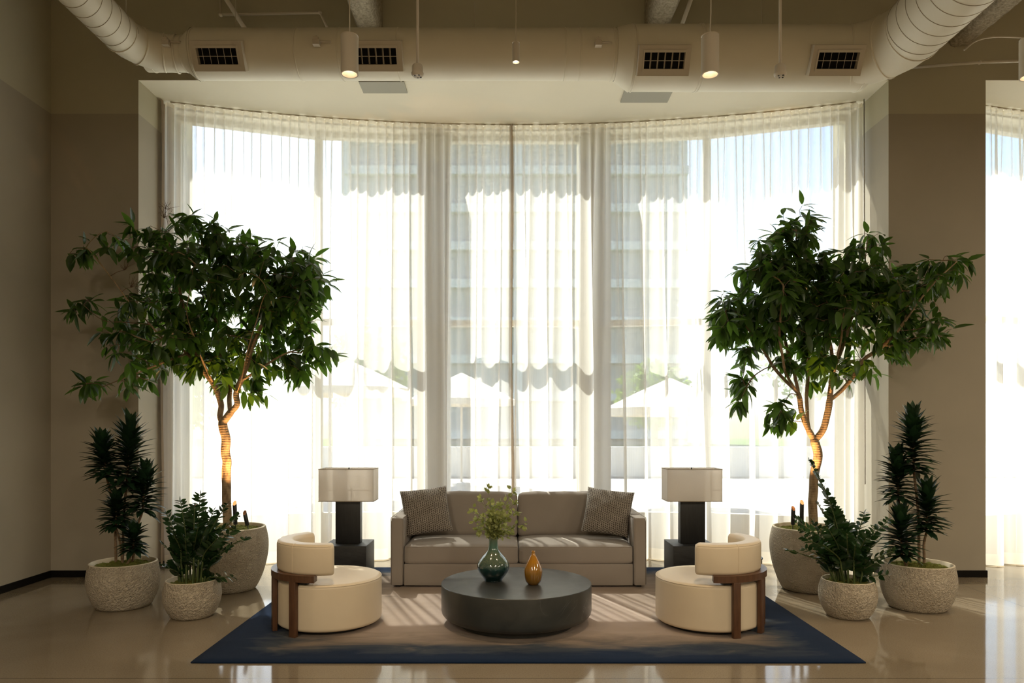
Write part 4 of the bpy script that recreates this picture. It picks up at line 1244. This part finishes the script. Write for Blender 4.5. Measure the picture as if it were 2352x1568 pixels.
# built in the local xy plane, stood up by the rotation
pillow('brown patterned throw pillow leaning on the left arm of the sofa', (-.80, 6.94, .685), (R(68), R(-6), R(12)))
pillow('brown patterned throw pillow leaning on the right arm of the sofa', (.965, 6.94, .675), (R(66), R(6), R(-14)))

# ---------------------------------------------------------------- side tables and lamps
def side_table(x, label):
    bm = bmesh.new()
    o = obj('side_table', (lambda b: (box(b, -.214, .214, -.214, .214, 0, .326, bev=.004), b)[1])(bmesh.new()), BLACKWOOD, loc=(x, 7.16, 0.014), smooth=.5)
    tag(o, label, 'side table', 'black block side tables')
side_table(-1.60, 'black charred wood block side table left of the sofa')
side_table(1.82, 'black charred wood block side table right of the sofa')
def lamp(x, label, rz=0):
    t = thing('table_lamp', label, 'table lamp', (x, 7.16, .340), rz, 'black block table lamps')
    bm = B((-.123,.123,-.055,.055,0,.425), bev=.004); obj('lamp_base', bm, LAMPWOOD, t, smooth=.5)
    W, D, z0, z1, th = .2705, .132, .425, .742, .003
    bm = bmesh.new()
    box(bm, -W, W, -D, -D+th, z0, z1); box(bm, -W, W, D-th, D, z0, z1)
    box(bm, -W, -W+th, -D+th, D-th, z0, z1); box(bm, W-th, W, -D+th, D-th, z0, z1)
    sh = obj('lamp_shade', bm, SHADEM, t)
    bm = bmesh.new(); e = .0025
    for z in (z0, z1):
        zz0, zz1 = (z-.002, z+.004) if z == z0 else (z-.004, z+.002)
        box(bm, -W-e, W+e, -D-e, -D+e, zz0, zz1); box(bm, -W-e, W+e, D-e, D+e, zz0, zz1)
        box(bm, -W-e, -W+e, -D, D, zz0, zz1); box(bm, W-e, W+e, -D, D, zz0, zz1)
    obj('trim', bm, TRIMM, sh)
    bm = bmesh.new(); zt = z1-.008
    tube(bm, [(-W,0,zt),(W,0,zt)], .0025, 6); tube(bm, [(0,-D,zt),(0,D,zt)], .0025, 6)
    obj('spider', bm, CHROME, t)
    bm = bmesh.new(); lathe(bm, [(.0005,z1+.012),(.008,z1+.008),(.006,z1-.004),(.010,z1-.008),(.0005,z1-.01)], 16); tube(bm, [(0,0,.425),(0,0,zt)], .005, 8); obj('finial', bm, BLACKPL, t, smooth=True)
    bm = bmesh.new(); bmesh.ops.create_uvsphere(bm, u_segments=20, v_segments=12, radius=.032, matrix=Matrix.Translation((.045,0,.56))); lathe(bm, [(.014,.48),(.014,.535)], 16, .045, 0)
    obj('bulb', bm, simple('opal_bulb_%d' % int(x*10), (.85,.82,.75), .3), t, smooth=True)
lamp(-1.60, 'table lamp with black block base and linen shade, left of the sofa')
lamp(1.835, 'table lamp with black block base and linen shade, right of the sofa')

# ---------------------------------------------------------------- outside
PAVE = noisy('paving', (.50,.47,.42), (.58,.55,.5), 1.2, .9)
GRASS = noisy('lawn_grass', (.10,.17,.04), (.17,.25,.07), 3, .95, bump=.5, bscale=60)
CONC = noisy('pale_concrete', (.72,.70,.65), (.78,.75,.7), .5, .85)
HAZEGLASS = simple('hazed_office_glass', (.46,.43,.38), .6)  # window colour lightened to carry the haze seen through the curtain
CANVAS = simple('canvas', (.75,.68,.55), .9)
o = obj('patio', B((-40,50,9.0,30,-.25,-.02)), PAVE); o['kind'] = 'structure'; o.name = 'trim_20'
o = obj('lawn', B((-60,70,30.0,90,-.25,0)), GRASS); tag(o, 'green lawn outside beyond the patio', 'lawn', kind='stuff')
bl = thing('office_building', 'tall pale office block with haze-lightened window bands outside, behind the curtain', 'building', (.8, 60, 0))
obj('facade', B((-14.3, 14.0, 0, 12, 0, 36)), HAZEGLASS, bl)
for k in range(11):
    z = 1.2+3.15*k
    obj('floor_slab', B((-14.5, 14.2, -.6, .05, z-.7, z)), CONC, bl)
for x in (-14.4, -7.5, 0, 7.2, 13.8):
    obj('column', B((x-.35, x+.35, -.4, .1, 0, 36)), CONC, bl)
def umbrella(label, px, d, r, zt, zb):
    c = P(px, 1000, d); c.z = 0
    t = thing('patio_umbrella', label, 'patio umbrella', c)
    bm = bmesh.new(); lathe(bm, [(r,zb),(r*.98,zb+.01),(r*.5,(zb+zt)/2+.02),(.02,zt)], 8); lathe(bm, [(r,zb),(r,zb-.15)], 8)
    obj('canopy', bm, CANVAS, t)
    bm = bmesh.new(); tube(bm, [(0,0,0),(0,0,zt)], .03, 8); obj('pole', bm, WHITEP, t, smooth=True)
    bm = bmesh.new(); lathe(bm, [(.25,-.02),(.25,.05),(.05,.08)], 20); obj('base', bm, CONC, t)
umbrella('cream patio umbrella outside, seen through the curtain behind the right lamp', 1540, 13.5, 1.25, 2.42, 1.85)
umbrella('cream patio umbrella outside, seen through the curtain left of the centre fold', 1060, 18.5, 1.4, 2.9, 2.2)
umbrella('cream patio umbrella outside, seen through the curtain above the left lamp', 800, 15, 1.3, 2.9, 2.3)
def outtree(label, px, d, h, r, seed):
    c = P(px, 1000, d); c.z = 0; rnd = random.Random(seed)
    t = thing('garden_tree', label, 'tree', c)
    bm = bmesh.new(); tube(bm, [(0,0,0),(.1,0,h*.5),(0,.1,h*.8)], [.16,.12,.05], 8); obj('trunk', bm, BARK, t, smooth=True)
    bm = bmesh.new()
    for k in range(1500):
        v = rv(rnd)*rnd.random()**.4; p = Vector((v.x*r, v.y*r, h*.68+v.z*h*.34))
        leaf(bm, p, rv(rnd), rv(rnd), .30, .16, .1, st=(0,.4,1))
    obj('crown', bm, OUTLEAF, t, smooth='keep')
outtree('garden tree outside behind the curtain above the left lamp', 845, 26, 5.2, 1.5, 1)
outtree('garden tree outside behind the left tree', 430, 24, 4.2, 1.6, 2)
outtree('garden tree outside behind the right tree', 1860, 30, 7.5, 2.2, 3)
outtree('small garden tree outside between sofa and right lamp', 1500, 28, 4.0, 1.5, 4)
bm = bmesh.new(); box(bm, -30, 40, 21.4, 21.9, 0, .9); o = obj('garden_wall', bm, CONC); tag(o, 'low pale garden wall outside beyond the umbrellas', 'wall')

# ---------------------------------------------------------------- light
w = bpy.data.worlds.new('sky'); scn.world = w; w.use_nodes = True
nt = w.node_tree; nt.nodes.clear()
sky = nt.nodes.new('ShaderNodeTexSky'); sky.sky_type = 'NISHITA'; sky.sun_disc = False
sky.sun_elevation = R(52); sky.sun_rotation = R(-22); sky.air_density = 1.0; sky.dust_density = 1.5; sky.ozone_density = 1.0
bg = nt.nodes.new('ShaderNodeBackground'); bg.inputs[1].default_value = .37
out = nt.nodes.new('ShaderNodeOutputWorld'); nt.links.new(sky.outputs[0], bg.inputs[0]); nt.links.new(bg.outputs[0], out.inputs[0])
sd = bpy.data.lights.new('sun', 'SUN'); sd.energy = 12.5; sd.color = (1,.93,.82); sd.angle = R(.55)
so = bpy.data.objects.new('sun', sd); COL.objects.link(so)
e = R(55); az = R(22)
sv = Vector((math.sin(az)*math.cos(e), -math.cos(az)*math.cos(e), -math.sin(e)))
so.rotation_mode = 'QUATERNION'; so.rotation_quaternion = sv.to_track_quat('-Z', 'Y'); so.location = (-3, 20, 20)

def area(name, loc, size, power, col, aim):
    ld = bpy.data.lights.new(name, 'AREA'); ld.energy = power; ld.color = col; ld.shape = 'DISK'; ld.size = size
    lo = bpy.data.objects.new(name, ld); COL.objects.link(lo); lo.location = loc
    lo.rotation_mode = 'QUATERNION'; lo.rotation_quaternion = (Vector(aim)-Vector(loc)).to_track_quat('-Z', 'Y')
    return lo
for c in PENDS[:2]+PENDS[3:]:
    ld = bpy.data.lights.new('pendant_beam', 'SPOT'); ld.energy = 70; ld.color = (1,.74,.46); ld.spot_size = R(70); ld.spot_blend = .8; ld.shadow_soft_size = .03
    lo = bpy.data.objects.new('pendant_beam', ld); COL.objects.link(lo); lo.location = c+Vector((0,0,-.01))
# added fill light in invented drum fixtures, over the lobby behind the camera
DIFF = emit('fill_diffuser', (1,.80,.55), 1.0)
k = 0
for (x, y) in ((-2.6,-1.5),(2.4,-1.5),(-2.6,-5),(2.4,-5),(8,-1.5),(8,-5),(8,3)):
    t = thing('fill_pendant', 'added unseen fill lamp over the lobby, at %s' % ('front left','front right','rear left','rear right','far right front','far right rear','by the next window')[k], 'added fill lamp', (x, y, 4.6)); k += 1
    bm = bmesh.new(); lathe(bm, [(.5,0),(.5,.25),(.48,.26),(.02,.26)], 40); obj('drum', bm, WHITEP, t, smooth=.6)
    bm = bmesh.new(); tube(bm, [(0,0,.26),(0,0,ZC-4.6)], .01, 8); obj('pole', bm, WHITEP, t)
    bm = bmesh.new(); lathe(bm, [(.49,.02),(.0005,.02)], 40); obj('diffuser', bm, DIFF, t)
    area('fill_lamp', (x, y, 4.585), .9, 98, (1,.86,.66), (x, y+.0001, 0))

# ---------------------------------------------------------------- camera
cd = bpy.data.cameras.new('camera'); cam = bpy.data.objects.new('camera', cd); COL.objects.link(cam)
cam.location = (0, 0, CAMZ); cam.rotation_euler = (R(90), 0, 0)
cd.sensor_width = 36; cd.sensor_fit = 'HORIZONTAL'; cd.lens = F/2352*36
cd.shift_x = (1176-CX)/2352; cd.shift_y = (HY-784)/2352
cd.clip_end = 500
scn.camera = cam
scn.view_settings.view_transform = 'Standard'; scn.view_settings.look = 'None'
scn.view_settings.exposure = .5; scn.view_settings.gamma = 1; scn.view_settings.use_curve_mapping = False
cy = scn.cycles
cy.max_bounces = 7; cy.diffuse_bounces = 4; cy.glossy_bounces = 4; cy.transmission_bounces = 6; cy.transparent_max_bounces = 16
cy.use_denoising = True; cy.sample_clamp_indirect = 6; cy.caustics_reflective = False; cy.caustics_refractive = False
cy.use_adaptive_sampling = True; cy.adaptive_threshold = .04
